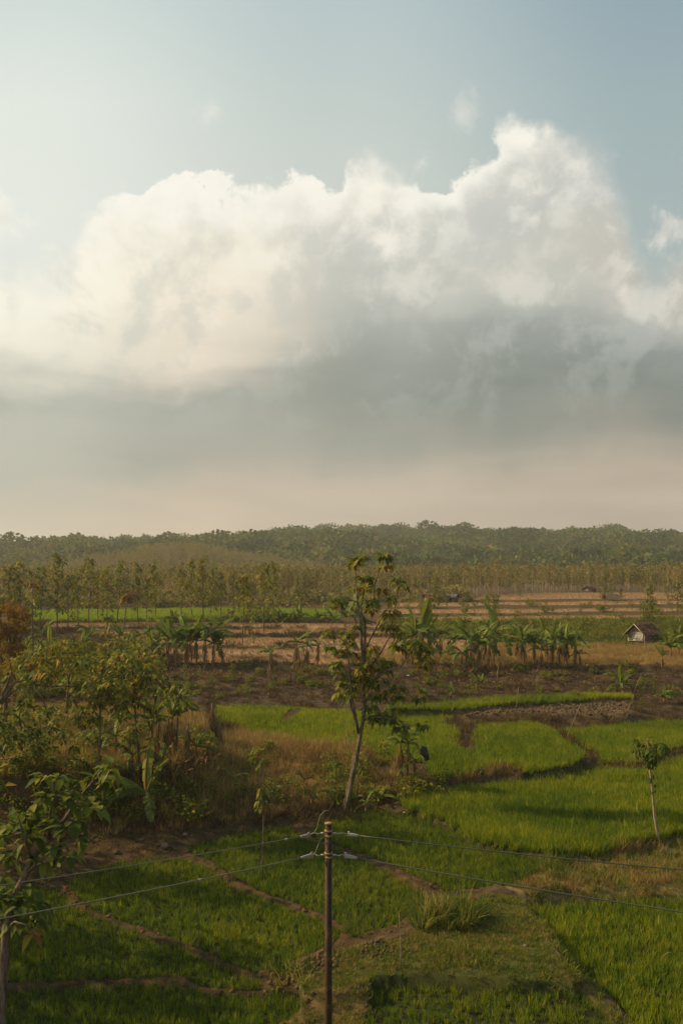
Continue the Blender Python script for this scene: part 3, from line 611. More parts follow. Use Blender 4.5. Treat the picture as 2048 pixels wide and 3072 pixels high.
p = of_type([6], 9, 43, 60, 13, lambda x, y: x > -14); scatter('dry_grass', 'straw', p, sc_n(p, .4, 1.1), 'reddish dry grass on the face of the bank at left', 'grass')
p = of_type([4], 9, 26, 58, 11); scatter('bund_grass', 'grass', p, sc_n(p, .25, .6), 'sparse green grass creeping over the paddy bunds', 'grass')
source('clod', None, [clod(i) for i in range(4)])
p = of_type([8], 7, 34, 52, 18); scatter('dry_grass', 'straw', p, sc_n(p, .3, .9), 'pale dry grass on the strip between the papaya tree and the bottom right plot', 'grass')
p = of_type([4, 9, 11], 26, 26, 58, 12); scatter('soil_crumbs', 'clod', p, np.random.default_rng(3).gamma(2.0, .3, len(p)) + .2, 'small crumbled clods of dry soil on the paddy bunds', 'soil')
p = of_type([4, 10], 7.0, 26, 60, 10); scatter('bund_grass', 'scrub', p, sc_n(p, .2, .55), 'dry litter and thin grass on the paddy bunds', 'grass')

# ------------------------------------------------------------------ far hill with its forest
ridge = [(-1200, 1665), (-400, 1675), (0, 1661), (200, 1645), (400, 1628), (620, 1615), (800, 1602), (900, 1591), (1100, 1588), (1300, 1588), (1500, 1590), (1650, 1598), (1800, 1612), (1950, 1636), (2010, 1644), (2060, 1628), (2500, 1615), (3200, 1620)]
RX = np.array([(u - 1024) * 1200 / FPX for u, v in ridge]); RZ = np.array([CAMZ - (v - HZ) * 1200 / FPX - 13 for u, v in ridge])
def hill_z(x, y):
    x = np.asarray(x, float); y = np.asarray(y, float)
    rz = np.interp(x * 1200 / np.maximum(np.abs(y - 1200) * .25 + 1200, 1), RX, RZ)
    base = np.interp(y, [400, 520, 700], [5.0, 6.0, 9.0]); t = np.clip((y - 520) / 680, 0, 1); s_ = t * t * (3 - 2 * t)
    s_ = .35 * t + .65 * s_
    back = np.clip((y - 1200) / 900, 0, 1)
    gul = (fbm(x, y * .6, 170, 4, 31) - .5) * 34 * np.sin(math.pi * np.clip(t, 0, 1)) ** .8
    z = base + (rz - base) * s_ + gul
    return np.where(y > 1200, rz * (1 - back) + 5 * back, z)
hx = np.linspace(-1400, 1400, 150); hy = np.concatenate([np.linspace(500, 1200, 80), np.linspace(1220, 2100, 14)])
HX, HY = np.meshgrid(hx, hy); HZZ = hill_z(HX, HY); HZZ[0] -= 6
side = np.clip((np.abs(HX) - 1100) / 300, 0, 1); HZZ = HZZ * (1 - side) + 2 * side
mm = M(); nx = len(hx); i = np.arange(len(hy) - 1)[:, None] * nx; j = np.arange(nx - 1)[None]
mm.add(np.stack([HX, HY, HZZ], -1), np.stack([i + j, i + j + 1, i + nx + j + 1, i + nx + j], -1).reshape(-1, 4), .5)
mt, k = new_mat('forest_floor'); pos = k.n.new('ShaderNodeNewGeometry').outputs['Position']
finish(mt, k, k.ramp(k.noise(pos, .02, 5, .6), [(.3, (.022, .032, .014)), (.7, (.07, .06, .03))]), .95, .03)
tag(put('hill', mm.mesh('hill', mt, True)), kind='structure')

def crown(n, rx, rz, size, seed, mat, tl=(.4, .2), flat=0.0, name='crown', trunk=0.0, lobes=5, shape='small'):
    g = np.random.default_rng(seed); m = M(); lob = g.normal(0, .45, (lobes, 3)) * [rx, rx, rz * .6]
    c = lob[g.integers(0, lobes, n)]; d = g.normal(0, 1, (n, 3)); d /= np.linalg.norm(d, axis=1)[:, None]
    p = c + d * (g.uniform(.55, 1, n) ** .6)[:, None] * np.array([rx, rx, rz]) * .62
    p[:, 2] = np.maximum(p[:, 2], -rz * (1 - flat) * .9); p[:, 2] += rz * .9 + trunk
    dd = d + g.normal(0, .5, (n, 3)); dd[:, 2] = dd[:, 2] * .5 + .1
    t = np.clip(tl[0] + g.normal(0, tl[1], n) , 0, 1)
    m.leaves(p - dd * size * .3, dd, size * g.uniform(.7, 1.3, n), size * g.uniform(.7, 1.2, n), .15, t, shape, roll=g.uniform(-1.5, 1.5, n))
    return m
def palm(seed, h, fl, mat, nf=14, fr=.16, tint=.3):
    g = np.random.default_rng(seed); tr = M(); tr.tube([[0, 0, 0], [.1 * h * .2, 0, h * .5], [.04 * h, .02 * h, h]], [fr, fr * .8, fr * .6], 5, .3)
    cr = M(); top = np.array([.04 * h, .02 * h, h])
    for i_ in range(nf):
        a = i_ * 2.4 + g.normal(0, .2); e = g.uniform(-.2, 1.1); d = np.array([math.cos(a) * math.cos(e), math.sin(a) * math.cos(e), math.sin(e)])
        s_ = np.linspace(0, 1, 7)[1:]; pts = top + d * fl * s_[:, None]; pts[:, 2] -= .45 * fl * s_ ** 2
        sd_ = np.cross(d, [0, 0, 1]); 
        for sg in (-1, 1):
            dd = sd_[None] * sg + d[None] * .6 + np.array([[0, 0, -.5]]); cr.leaves(pts, np.repeat(dd, len(pts), 0), fl * .30 * (1.1 - s_ * .6), fl * .16, .2, np.clip(tint + g.normal(0, .1), 0, 1), 'small')
    return tr, cr
fc = []
for i_ in range(7):
    m_ = crown(230, 4.6 + i_ % 3, 3.4 + (i_ % 2) * 1.2, 1.5, 100 + i_, None, (.45, .16)); fc.append(m_.mesh('forest_crown', MAT['forest']))
source('forest', None, fc)
g = np.random.default_rng(77); n = 30000
ys = np.sqrt(g.uniform(515 ** 2, 1330 ** 2, n)); xs = g.uniform(-.44, .44, n) * ys
kk = g.uniform(0, 1, n) < np.where(ys < 760, .95, .62); xs, ys = xs[kk], ys[kk]
zz = hill_z(xs, ys)
kn = ((xs + 72) / 75) ** 2 + ((ys - 480) / 90) ** 2 > .7; xs, ys, zz = xs[kn], ys[kn], zz[kn]
scatter('forest', 'forest', np.stack([xs, ys, zz - 1.5], -1), (.5 + 1.5 * g.uniform(0, 1, len(xs)) ** 2.2) * (.65 + .8 * fbm(xs, ys, 60, 3, 12)), 'dense mixed forest covering the far hill up to its ridge', 'forest')
# single trees standing out on the ridge
def spreading(seed, h, r):
    g = np.random.default_rng(seed); tr = M(); cr = M(); tr.tube([[0, 0, -2], [.2, 0, h * .35], [0, .2, h * .62]], [.55, .4, .3], 6, .3)
    for q in range(7):
        a = q * .9 + g.normal(0, .2); e = np.array([math.cos(a) * r * g.uniform(.45, .9), math.sin(a) * r * g.uniform(.45, .9), h * g.uniform(.8, .95)])
        tr.tube([[0, .2, h * .55], e * [.5, .5, .88], e], [.22, .15, .08], 4, .3)
        n_ = 60; pp = e + g.normal(0, 1, (n_, 3)) * [r * .22, r * .22, h * .045]; cr.leaves(pp, g.normal(0, 1, (n_, 3)) * [1, 1, .3], .9, .7, .1, np.clip(g.normal(.35, .1, n_), 0, 1), 'small', roll=g.uniform(-1, 1, n_))
    return tr.mesh('trunk', MAT['bark_far'], True), cr.mesh('crown', MAT['forest'])
sp = [spreading(200 + i_, 17, 8) for i_ in range(3)]
def ridge_at(u, y=1195): x = wx(u, y); return x, y, float(hill_z(x, y))
SPR = [(325, 1.0, 'flat-topped spreading tree, the leftmost one breaking the hill skyline'), (470, .7, 'small flat-topped tree on the left shoulder of the hill skyline'), (868, 1.15, 'broad layered tree on the skyline just right of the smoke'), (1010, .9, 'low spreading tree on the skyline above the tall central tree'), (1272, 1.2, 'largest flat-topped tree near the middle of the hill skyline'), (1545, 1.0, 'spreading tree on the skyline above the row of banana plants'), (1690, .85, 'small layered tree on the right part of the skyline'), (1780, 1.15, 'open-crowned tree, left one of the tall pair on the right skyline'), (1815, 1.0, 'open-crowned tree, right one of the tall pair on the right skyline')]
for i_, (u, s_, lb) in enumerate(SPR):
    x, y, z = ridge_at(u); r0 = empty('spreading_tree', (x, y, z - 1), lb, 'tree', 'spreading trees on the hill skyline', i_ * 1.1, s_)
    part('trunk', sp[i_ % 3][0], r0); part('crown', sp[i_ % 3][1], r0)
pm = []
for i_ in range(3):
    a_, b_ = palm(300 + i_, 11, 3.2, None, 12); pm.append((a_.mesh('trunk', MAT['bark_far']), b_.mesh('crown', MAT['forest'])))
ORD = ['first', 'second', 'third', 'fourth', 'fifth', 'sixth', 'seventh', 'eighth', 'ninth', 'tenth', 'eleventh', 'twelfth']
pu = [560, 600, 628, 655, 690, 722, 745, 770, 1318, 1350, 1385, 1400, 1432, 1450, 1480, 1500, 1530, 1840, 1868, 1890, 1925]
for i_, u in enumerate(pu):
    x, y, z = ridge_at(u + (i_ * 37 % 9), 1190 + (i_ * 13 % 30))
    seg = 'left of the smoke' if u < 800 else ('near the middle' if u < 1600 else 'at the right end')
    r0 = empty('coconut_palm', (x, y, z - .5), ORD[[k_ for k_ in range(len(pu)) if (pu[k_] < 800) == (u < 800) and (pu[k_] >= 1600) == (u >= 1600)].index(i_)] + ' palm from the left in the skyline row ' + seg, 'palm', 'coconut palms on the skyline ' + seg, i_ * 1.3, .8 + (i_ * 7 % 5) * .08)
    part('trunk', pm[i_ % 3][0], r0); part('crown', pm[i_ % 3][1], r0)

# ------------------------------------------------------------------ broad-leaved (teak) trees
def teak(seed, h, nb=8, leafL=.38, per=16, spread=.16, bare=.3, tint=(.42, .17), shape='leaf', r0=.09, along=True, run=True, tight=1.0):
    g = np.random.default_rng(seed); tr = M(); cr = M()
    k_ = 7; s_ = np.linspace(0, 1, k_); pts = np.stack([np.cumsum(g.normal(0, .012, k_)) * h, np.cumsum(g.normal(0, .012, k_)) * h, s_ * h], -1); pts[0] = [0, 0, -.3]
    tr.tube(pts, r0 * (1 - .8 * s_), 6, .3)
    ends = [(pts[-1], np.array([0, 0, 1.0]))]
    for b in range(nb):
        f = bare + (1 - bare) * (b + g.uniform(.1, .9)) / nb; p0 = np.array([np.interp(f, s_, pts[:, c]) for c in range(3)])
        a = b * 2.4 + g.normal(0, .4); ln = h * spread * (1.25 - f) * g.uniform(.7, 1.5); up = g.uniform(.5, 1.1)
        e = p0 + np.array([math.cos(a), math.sin(a), up]) * ln; mid = (p0 + e) / 2 + [0, 0, -.06 * ln]
        tr.tube([p0, mid, e], [r0 * .32, r0 * .22, r0 * .12], 4, .3); ends.append((e, np.array([math.cos(a), math.sin(a), .8])))
        if along and ln > .5: ends.append((mid + g.normal(0, .1, 3), np.array([math.cos(a), math.sin(a), .2])))
    for f in (np.arange(bare + .08, .98, .13) if run else [.93]):
        ends.append((np.array([np.interp(f, s_, pts[:, c]) for c in range(3)]), g.normal(0, 1, 3)))
    for e, d in ends:
        n_ = max(3, int(per * g.uniform(.5, 1.3))); a = g.uniform(0, 6.283, n_); el_ = g.uniform(-.5, .9, n_)
        dd = np.stack([np.cos(a) * np.cos(el_), np.sin(a) * np.cos(el_), np.sin(el_)], -1)
        cr.leaves(e + g.normal(0, 1, (n_, 3)) * leafL * tight * np.array([.45, .45, .55]), dd, leafL * g.uniform(.45, 1.25, n_), leafL * .72 * g.uniform(.7, 1.1, n_), g.uniform(.3, 1.1, n_), np.clip(g.normal(tint[0], tint[1], n_) + (g.uniform(0, 1, n_) > .93) * .4, 0, 1), shape, roll=g.normal(0, .4, n_))
    return tr, cr
def teak_meshes(seed, leaf_mat, bark, **kw):
    a, b = teak(seed, **kw); return a.mesh('trunk', bark, True), b.mesh('crown', leaf_mat)
def px_h(y, hpx): return hpx * y / FPX
# the mid-distance row behind the green field: u, v of foot, height in photo pixels
TM = [teak_meshes(400 + i_, MAT['teak'], MAT['bark'], h=8.0, nb=14, leafL=.56, per=10, spread=.19, bare=.20, tint=(.58, .15), run=False, tight=.6, shape='small') for i_ in range(7)]
ROW = [(35, 1905, 200, 'short teak partly hidden by the rust-brown tree'), (70, 1900, 215, 'teak with loose leaf tufts right behind the rust-brown tree'), (118, 1895, 190, 'small bushy teak left of the tallest left-hand teak'), (172, 1880, 210, 'tallest teak of the left group with a pointed top tuft'), (205, 1890, 165, 'low dense teak at the left end of the far green field'),
       (238, 1878, 150, 'short leafy teak at the left end of the far green field'), (268, 1872, 195, 'tall teak with a wide forked crown over the far green field'), (300, 1868, 140, 'young teak under a forked taller one at left'), (325, 1876, 168, 'teak with an even leafy column, left of the bare-stemmed one'), (352, 1870, 186, 'tall teak with a leaning top tuft over the far green field'),
       (415, 1866, 172, 'teak with dark leaf clumps right of the withered palm-like top'), (440, 1862, 128, 'short teak standing in the far green field'), (468, 1858, 165, 'teak with a lone round top tuft, left of the middle gap'), (545, 1862, 150, 'slim teak on the near edge of the far green field'), (580, 1856, 172, 'bare-stemmed teak with the foliage high up'),
       (612, 1860, 185, 'tallest teak of the middle group with a lone spire of leaves'), (632, 1852, 155, 'teak close behind the tallest of the middle group'), (665, 1860, 140, 'thin teak right of the tallest of the middle group'), (728, 1930, 200, 'tall thin-stemmed teak rooted in the dry terraces'), (748, 1905, 160, 'teak with orange-tinged leaves above the dry terraces'),
       (792, 1895, 200, 'teak with a slender stem in front of the dry terraces and a high narrow crown'), (822, 1862, 170, 'teak behind the row of low banana plants'), (700, 1852, 130, 'small teak at the right end of the middle group'), (893, 1850, 120, 'thin teak behind the low banana plants, nearest the central tree'), (-20, 1905, 190, 'teak cut by the left edge of the view')]
for i_, (u, v, hp, lb) in enumerate(ROW):
    p_ = G(u, v); s_ = px_h(p_.y, hp) / 8.0; t_, c_ = TM[i_ % 7]
    r0 = empty('teak_tree', p_, lb, 'tree', 'teak trees behind the terraces at left', i_ * 1.7, s_)
    part('trunk', t_, r0); part('crown', c_, r0)
# the plantation on the plain
TF = [teak_meshes(450 + i_, MAT['teak_far'], MAT['bark_far'], h=6.0, nb=7, leafL=.50, per=7, spread=.12, bare=.42, tint=(.55, .22), shape='small', r0=.06, along=False, run=False) for i_ in range(6)]
def front_y(x):
    u = 1024 + x / 215 * FPX
    return np.interp(u, [-400, 500, 900, 1180, 1500, 1700, 1960, 2060, 2300], [172, 172, 182, 196, 205, 234, 232, 190, 165])
g = np.random.default_rng(90); n = 4000; ys = g.uniform(165, 330, n); xs = g.uniform(-.40, .40, n) * ys; kk = ys > front_y(xs); kk &= ~((xs < -25) & (g.uniform(0, 1, n) < .45)); xs, ys = xs[kk], ys[kk]
o_ = np.argsort(ys - front_y(xs)); xs, ys = xs[o_], ys[o_]
ni = 190; zz = zt(xs, ys)
for i_ in range(ni):
    t_, c_ = TF[i_ % 6]; side_ = 'left' if xs[i_] < -20 else ('middle' if xs[i_] < 35 else 'right')
    r0 = empty('plantation_teak', (xs[i_], ys[i_], zz[i_]), 'thin pale-stemmed teak with sparse brownish leaves at the front of the plantation, %s stretch' % side_, 'tree', 'front trees of the teak plantation, %s stretch' % side_, i_ * 2.1, float(g.uniform(.75, 1.2)))
    part('trunk', t_, r0); part('crown', c_, r0)
both = []
def join2(A, B, name, ma, mb):
    m3 = M(); m3.v = A.v + B.v; m3.t = A.t + B.t; m3.f = A.f + [f + A.n for f in B.f]; m3.n = A.n + B.n; mx = m3.mesh(name, ma); mx.materials.append(mb); nA = A.n
    first = np.array([mx.loops[p.loop_start].vertex_index for p in mx.polygons]); mx.polygons.foreach_set('material_index', (first >= nA).astype(np.int32)); return mx
def teak_bare(i_):
    a_, b_ = teak(480 + i_, h=7.5, nb=12, leafL=.42, per=3, spread=.16, bare=.3, tint=(.45, .15), shape='small', r0=.07, along=False); return join2(a_, b_, 'bare_teak', MAT['bark_far'], MAT['teak_far'])
for i_ in range(6):
    a_, b_ = teak(470 + i_, h=6.0, nb=8, leafL=.72, per=6, spread=.12, bare=.38, tint=(.45, .25), shape='small', r0=.06, along=False)
    both.append(join2(a_, b_, 'far_teak', MAT['bark_far'], MAT['teak_far']))
source('far_teak', None, both)
source('bare_teak', None, [teak_bare(i_) for i_ in range(4)])
scatter('teak_plantation', 'far_teak', np.stack([xs[ni:], ys[ni:], zz[ni:]], -1), g.uniform(.6, 1.05, len(xs) - ni) * (.65 + .75 * fbm(xs[ni:], ys[ni:], 14, 3, 7)), 'dense olive-brown teak plantation filling the plain below the hill', 'plantation')
n = 2600; ys = g.uniform(330, 530, n); xs = g.uniform(-.40, .40, n) * ys; zz = zt(xs, ys)
scatter('teak_plantation', 'far_teak', np.stack([xs, ys, zz], -1), g.uniform(.6, 1.1, n), 'farther teak wood on the plain and over the low rise at left', 'plantation')
p_ = np.stack([g.normal(-72, 32, 2600), g.normal(450, 38, 2600)], -1); scatter('leafless_teaks', 'bare_teak', np.stack([p_[:, 0], p_[:, 1], zt(p_[:, 0], p_[:, 1])], -1), g.uniform(.7, 1.3, 2600), 'pale nearly leafless teaks crowding the low rounded rise at left', 'plantation')
source('far_bush', None, [crown(120, 1.3, 1.0, .42, 700 + i_, None, (.5, .2)).mesh('bush', MAT['teak_far']) for i_ in range(4)])
g = np.random.default_rng(12); n = 420; ys = g.uniform(150, 215, n); xs = g.uniform(-.38, .12, n) * ys; kk = (tt_(xs, ys) != 1) & (tt_(xs, ys) != 2) & (ys > 166) ; xs, ys = xs[kk], ys[kk]
scatter('undergrowth', 'far_bush', np.stack([xs, ys, zt(xs, ys)], -1), g.uniform(.5, 1.6, len(xs)), 'low bushes at the foot of the plantation behind the green field', 'bushes')

# ------------------------------------------------------------------ trees traced limb by limb
def limb(m, pts, r, y0, wob=.25, seed=0, n=6):
    """pts: photo pixels with depth offset"""
    g = np.random.default_rng(seed); q = [D(p[0], p[1], y0 + (p[2] if len(p) > 2 else 0)) for p in pts]; q = np.array([[a.x, a.y, a.z] for a in q]); 
    m.tube(q, np.linspace(r[0], r[1], len(q)), n, .3); return q
def leaf_tufts(cl, y0, leafL, seed, tint=(.42, .15), dsp=.5):
    g = np.random.default_rng(seed); B, DR, L_, Wd, DP, T_ = [], [], [], [], [], []
    for c in cl:
        u, v, r, nn = c[:4]; ty = c[4] if len(c) > 4 else tint[0]; y = y0 + (c[5] if len(c) > 5 else g.normal(0, dsp))
        q = D(u, v, y); R_ = r * y / FPX
        a = g.uniform(0, 6.283, nn); e = g.uniform(-.35, 1.0, nn); d = np.stack([np.cos(a) * np.cos(e), np.sin(a) * np.cos(e), np.sin(e)], -1)
        pos = np.array(q) + d * [R_, R_, R_ * .8] * g.uniform(.15, .75, (nn, 1)); d2 = d * [1, 1, .4] + g.normal(0, .25, (nn, 3))
        B.append(pos); DR.append(d2); s = leafL * g.uniform(.6, 1.2, nn); L_.append(s); Wd.append(s * g.uniform(.55, .8, nn)); DP.append(g.uniform(.3, 1.3, nn))
        # lower leaves of a tuft yellow first
        T_.append(np.clip(ty + g.normal(0, tint[1], nn) + np.where(e < 0, .12, 0) + (g.uniform(0, 1, nn) > .95) * .35, 0, 1))
    return [np.concatenate(x) for x in (B, DR, L_, Wd, DP, T_)]
LEAFM = {}
def leaf_mesh(L, tb, db):
    """shared single-leaf meshes in a few shades and bends, unit length"""
    key = (tb, db)
    if key not in LEAFM:
        m = M(); m.leaves([[0, 0, 0]], [[1, 0, 0]], 1.0, .66, [.25, .6, 1.0][db], tb / 11.0 + .04, 'leaf'); LEAFM[key] = m.mesh('leaf', MAT['teak'])
    return LEAFM[key]
def foliage(root, data, mat, nsingle=0, shape='leaf', name='foliage'):
    B, DR, L_, Wd, DP, T_ = data; origin = np.array(root.location)
    DR = DR / np.linalg.norm(DR, axis=1)[:, None]
    n = len(B); order = np.argsort(B[:, 1]); sing = order[:nsingle]; rest = order[nsingle:]
    for i_ in sing:
        tb = int(round(T_[i_] * 10)); db = 0 if DP[i_] < .45 else (1 if DP[i_] < .85 else 2)
        d = Vector(DR[i_]); q = d.to_track_quat('X', 'Z'); o = part('leaf', leaf_mesh(1, tb, db), root, B[i_] - origin, (0, 0, 0), float(L_[i_])); o.rotation_euler = q.to_euler()
    if len(rest):
        m = M(); m.leaves(B[rest] - origin, DR[rest], L_[rest], Wd[rest], DP[rest], T_[rest], shape, roll=np.random.default_rng(3).normal(0, .5, len(rest)))
        o = part(name, m.mesh(name, mat), root)
        if nsingle: tag(o, kind='stuff')
def shift(m, root):
    o = np.array(root.location); m.v = [v - o for v in m.v]; return m

# tall central tree
y0 = 49.0; b = G(1037, 2436); y0 = b.y
root = empty('tall_teak_tree', b, 'tall leaning teak with drooping leaf tufts rising in the middle of the view', 'tree')
tr = M()
limb(tr, [(1034, 2450), (1044, 2400), (1057, 2332), (1066, 2290), (1072, 2255), (1083, 2191), (1092, 2140), (1094, 2089), (1093, 2050)], (.125, .08), y0, n=9)
limb(tr, [(1093, 2055), (1091, 2000), (1089, 1967), (1084, 1920), (1080, 1882), (1077, 1844), (1072, 1806), (1069, 1773), (1066, 1711)], (.12, .03), y0)
limb(tr, [(1093, 2000), (1094, 1950), (1095, 1895), (1093, 1859), (1085, 1842), (1084, 1819), (1090, 1783), (1092, 1750)], (.08, .03), y0)
limb(tr, [(1076, 2200), (1066, 2160), (1052, 2112, -.2), (1052, 2048, -.3), (1046, 1990, -.3), (1042, 1941, -.3), (1037, 1890, -.3)], (.09, .025), y0)
limb(tr, [(1076, 2190), (1062, 2120), (1055, 2088)], (.045, .03), y0)
limb(tr, [(1095, 2015), (1120, 1985, .4), (1139, 1961, .6), (1169, 1908, .9), (1195, 1880, 1.1)], (.08, .025), y0)
limb(tr, [(1100, 2060), (1125, 2040, -.3), (1154, 2015, -.5), (1205, 1997, -.7), (1222, 1969, -.8), (1245, 1942, -.9)], (.07, .022), y0)
limb(tr, [(1205, 1997, -.7), (1215, 2028, -.7), (1240, 2030, -.8), (1256, 2010, -.9)], (.035, .02), y0)
limb(tr, [(1094, 1960), (1108, 1920, .3), (1135, 1870, .5), (1129, 1834, .5), (1135, 1803, .5), (1139, 1778, .5)], (.06, .02), y0)
limb(tr, [(1129, 1834, .5), (1122, 1790, .5), (1123, 1755, .5), (1140, 1704, .5), (1148, 1680, .5)], (.045, .02), y0)
limb(tr, [(1169, 1900, .9), (1180, 1840, 1), (1192, 1780, 1), (1196, 1755, 1)], (.045, .02), y0)
limb(tr, [(1060, 1990, -.2), (1085, 2003), (1092, 2015)], (.03, .045), y0); limb(tr, [(1065, 1997, -.1), (1050, 1975, -.3), (1044, 1951, -.4)], (.03, .02), y0)
limb(tr, [(1082, 1857), (1098, 1859), (1112, 1864), (1128, 1870, -.3)], (.04, .02), y0)
limb(tr, [(1072, 1806), (1050, 1800), (1030, 1812), (1014, 1806)], (.04, .02), y0)
limb(tr, [(1094, 2100), (1129, 2098, -.2), (1160, 2086, -.3), (1186, 2070, -.4)], (.05, .02), y0)
limb(tr, [(1088, 2165), (1110, 2147), (1141, 2152, -.3), (1195, 2172, -.6), (1250, 2176, -.8)], (.05, .018), y0)
limb(tr, [(1040, 1930, -.3), (1020, 1915, -.4), (990, 1905, -.5)], (.03, .015), y0); limb(tr, [(1052, 2048, -.3), (1035, 2070, -.3), (1022, 2090, -.3)], (.03, .015), y0)
part('trunk', shift(tr, root).mesh('trunk', MAT['bark'], True), root)
CL = [(1065, 1690, 24, 20, .50), (1084, 1677, 22, 18, .42), (1050, 1700, 12, 6, .62), (1149, 1672, 24, 22, .30), (1154, 1700, 22, 14, .74), (1093, 1739, 27, 24, .30), (1095, 1768, 24, 16, .68), (1062, 1762, 18, 12, .5), (1014, 1803, 24, 20, .36), (1020, 1820, 14, 8, .8), (1113, 1810, 27, 24, .28), (1113, 1832, 20, 12, .6),
 (1144, 1773, 16, 10, .80), (1187, 1742, 24, 16, .55), (1203, 1760, 15, 9, .4), (1170, 1800, 18, 10, .5), (1072, 1884, 16, 10, .36), (1042, 1905, 26, 20, .42), (988, 1905, 18, 14, .45), (1046, 1932, 26, 18, .42), (993, 1946, 20, 14, .40), (1021, 1956, 22, 16, .46), (1014, 1996, 24, 20, .44), (1050, 1962, 24, 16, .40), (1022, 2020, 16, 10, .5),
 (1167, 1844, 34, 26, .52), (1167, 1882, 30, 22, .46), (1190, 1905, 20, 12, .5), (1195, 1941, 38, 32, .42), (1243, 1932, 30, 24, .45), (1269, 1948, 26, 20, .48), (1256, 1974, 26, 18, .60), (1261, 2000, 20, 14, .68), (1283, 1985, 18, 12, .4), (1232, 1958, 16, 10, .66),
 (1113, 1946, 26, 18, .72), (1128, 1984, 26, 18, .5), (1159, 1992, 28, 22, .42), (1144, 2012, 26, 18, .40), (1093, 2003, 32, 30, .60), (1085, 1975, 24, 16, .62), (1093, 2038, 34, 34, .62), (1113, 2058, 26, 22, .55), (1052, 2036, 26, 20, .5), (1032, 2053, 28, 22, .46), (1054, 2082, 22, 16, .40), (1024, 2087, 18, 12, .52), (1075, 2068, 22, 14, .55), (1139, 2046, 24, 16, .46), (1129, 2092, 28, 20, .42), (1160, 2075, 24, 14, .5), (1192, 2066, 24, 18, .48), (1190, 2096, 22, 16, .25), (1248, 2097, 16, 10, .2),
 (1110, 2125, 26, 18, .36), (1141, 2146, 32, 28, .30), (1167, 2162, 28, 22, .24), (1195, 2186, 22, 16, .3), (1259, 2178, 17, 12, .3), (1120, 2160, 20, 12, .4), (1180, 2130, 18, 10, .4)]
foliage(root, leaf_tufts([(c[0] + (c[0] - 1095) * .06, c[1], c[2] * 1.05, int(c[3] * 2.3), c[4] + .10) for c in CL], y0, .33, 5, (.5, .13), .35), MAT['teak'], 300)
g = np.random.default_rng(8); vt = []
for v in range(2060, 2300, 9): vt.append((1093 - max(0, (v - 2140)) * .17 + g.normal(0, 5), v, 9, 4, .38))
foliage(root, leaf_tufts(vt, y0 - .15, .16, 6, (.35, .15), .1), MAT['teak'], 0, 'small', 'climbing_vine')
# thin dead stems leaning by its foot
def stick(name, pts, y, r, lb, cat, mat=None, grp=None, parent=None):
    m = M(); limb(m, pts, r, y, n=6); b_ = D(pts[0][0], pts[0][1], y); o = put(name, None)
    bpy.data.objects.remove(o); m.v = [v - np.array(b_) for v in m.v]
    o = put(name, m.mesh(name, mat or MAT['papaya'], True), None, b_); tag(o, lb, cat, grp); return o
stick('leaning_stick', [(1024, 2442), (1036, 2390), (1048, 2340), (1056, 2290), (1062, 2255)], y0 - .7, (.04, .025), 'thin pale dead stem leaning against the foot of the tall central teak', 'stick')
stick('hanging_liana', [(1050, 2275), (1048, 2230), (1045, 2200), (1037, 2150), (1033, 2115), (1045, 2105)], y0 - .5, (.02, .012), 'thin bare liana stem hanging left of the tall central trunk', 'vine')

# near tree at the bottom left
y0 = 25.0
gz0 = float(zt(wx(3, 25), 25)); b = Vector((wx(0, y0), y0, gz0))
root = empty('broadleaf_tree', b, 'large-leaved young teak closest to the viewer, cut by the lower left edge', 'tree')
tr = M()
limb(tr, [(-4, 3250), (3, 3018), (14, 2879), (20, 2785), (30, 2735), (45, 2687), (66, 2645), (105, 2564)], (.135, .085), y0, n=9)
limb(tr, [(105, 2564), (147, 2523, .2), (175, 2484, .3), (196, 2456, .4), (217, 2425, .5), (241, 2390, .5), (275, 2350, .6), (308, 2318, .7)], (.075, .02), y0)
limb(tr, [(80, 2624), (104, 2595, -.2), (132, 2568, -.3), (165, 2550, -.4), (205, 2540, -.5)], (.035, .015), y0)
limb(tr, [(96, 2580), (85, 2540, -.3), (68, 2490, -.4), (55, 2450, -.4)], (.05, .02), y0)
limb(tr, [(147, 2523, .2), (150, 2460), (155, 2400, -.1), (165, 2345, -.2)], (.05, .018), y0)
limb(tr, [(20, 2785), (45, 2765, -.3), (80, 2775, -.5), (108, 2800, -.6)], (.03, .012), y0); limb(tr, [(14, 2800), (-20, 2750, .3)], (.04, .02), y0)
limb(tr, [(30, 2735), (60, 2725, -.2), (95, 2722, -.3)], (.03, .012), y0)
part('trunk', shift(tr, root).mesh('trunk', MAT['bark'], True), root)
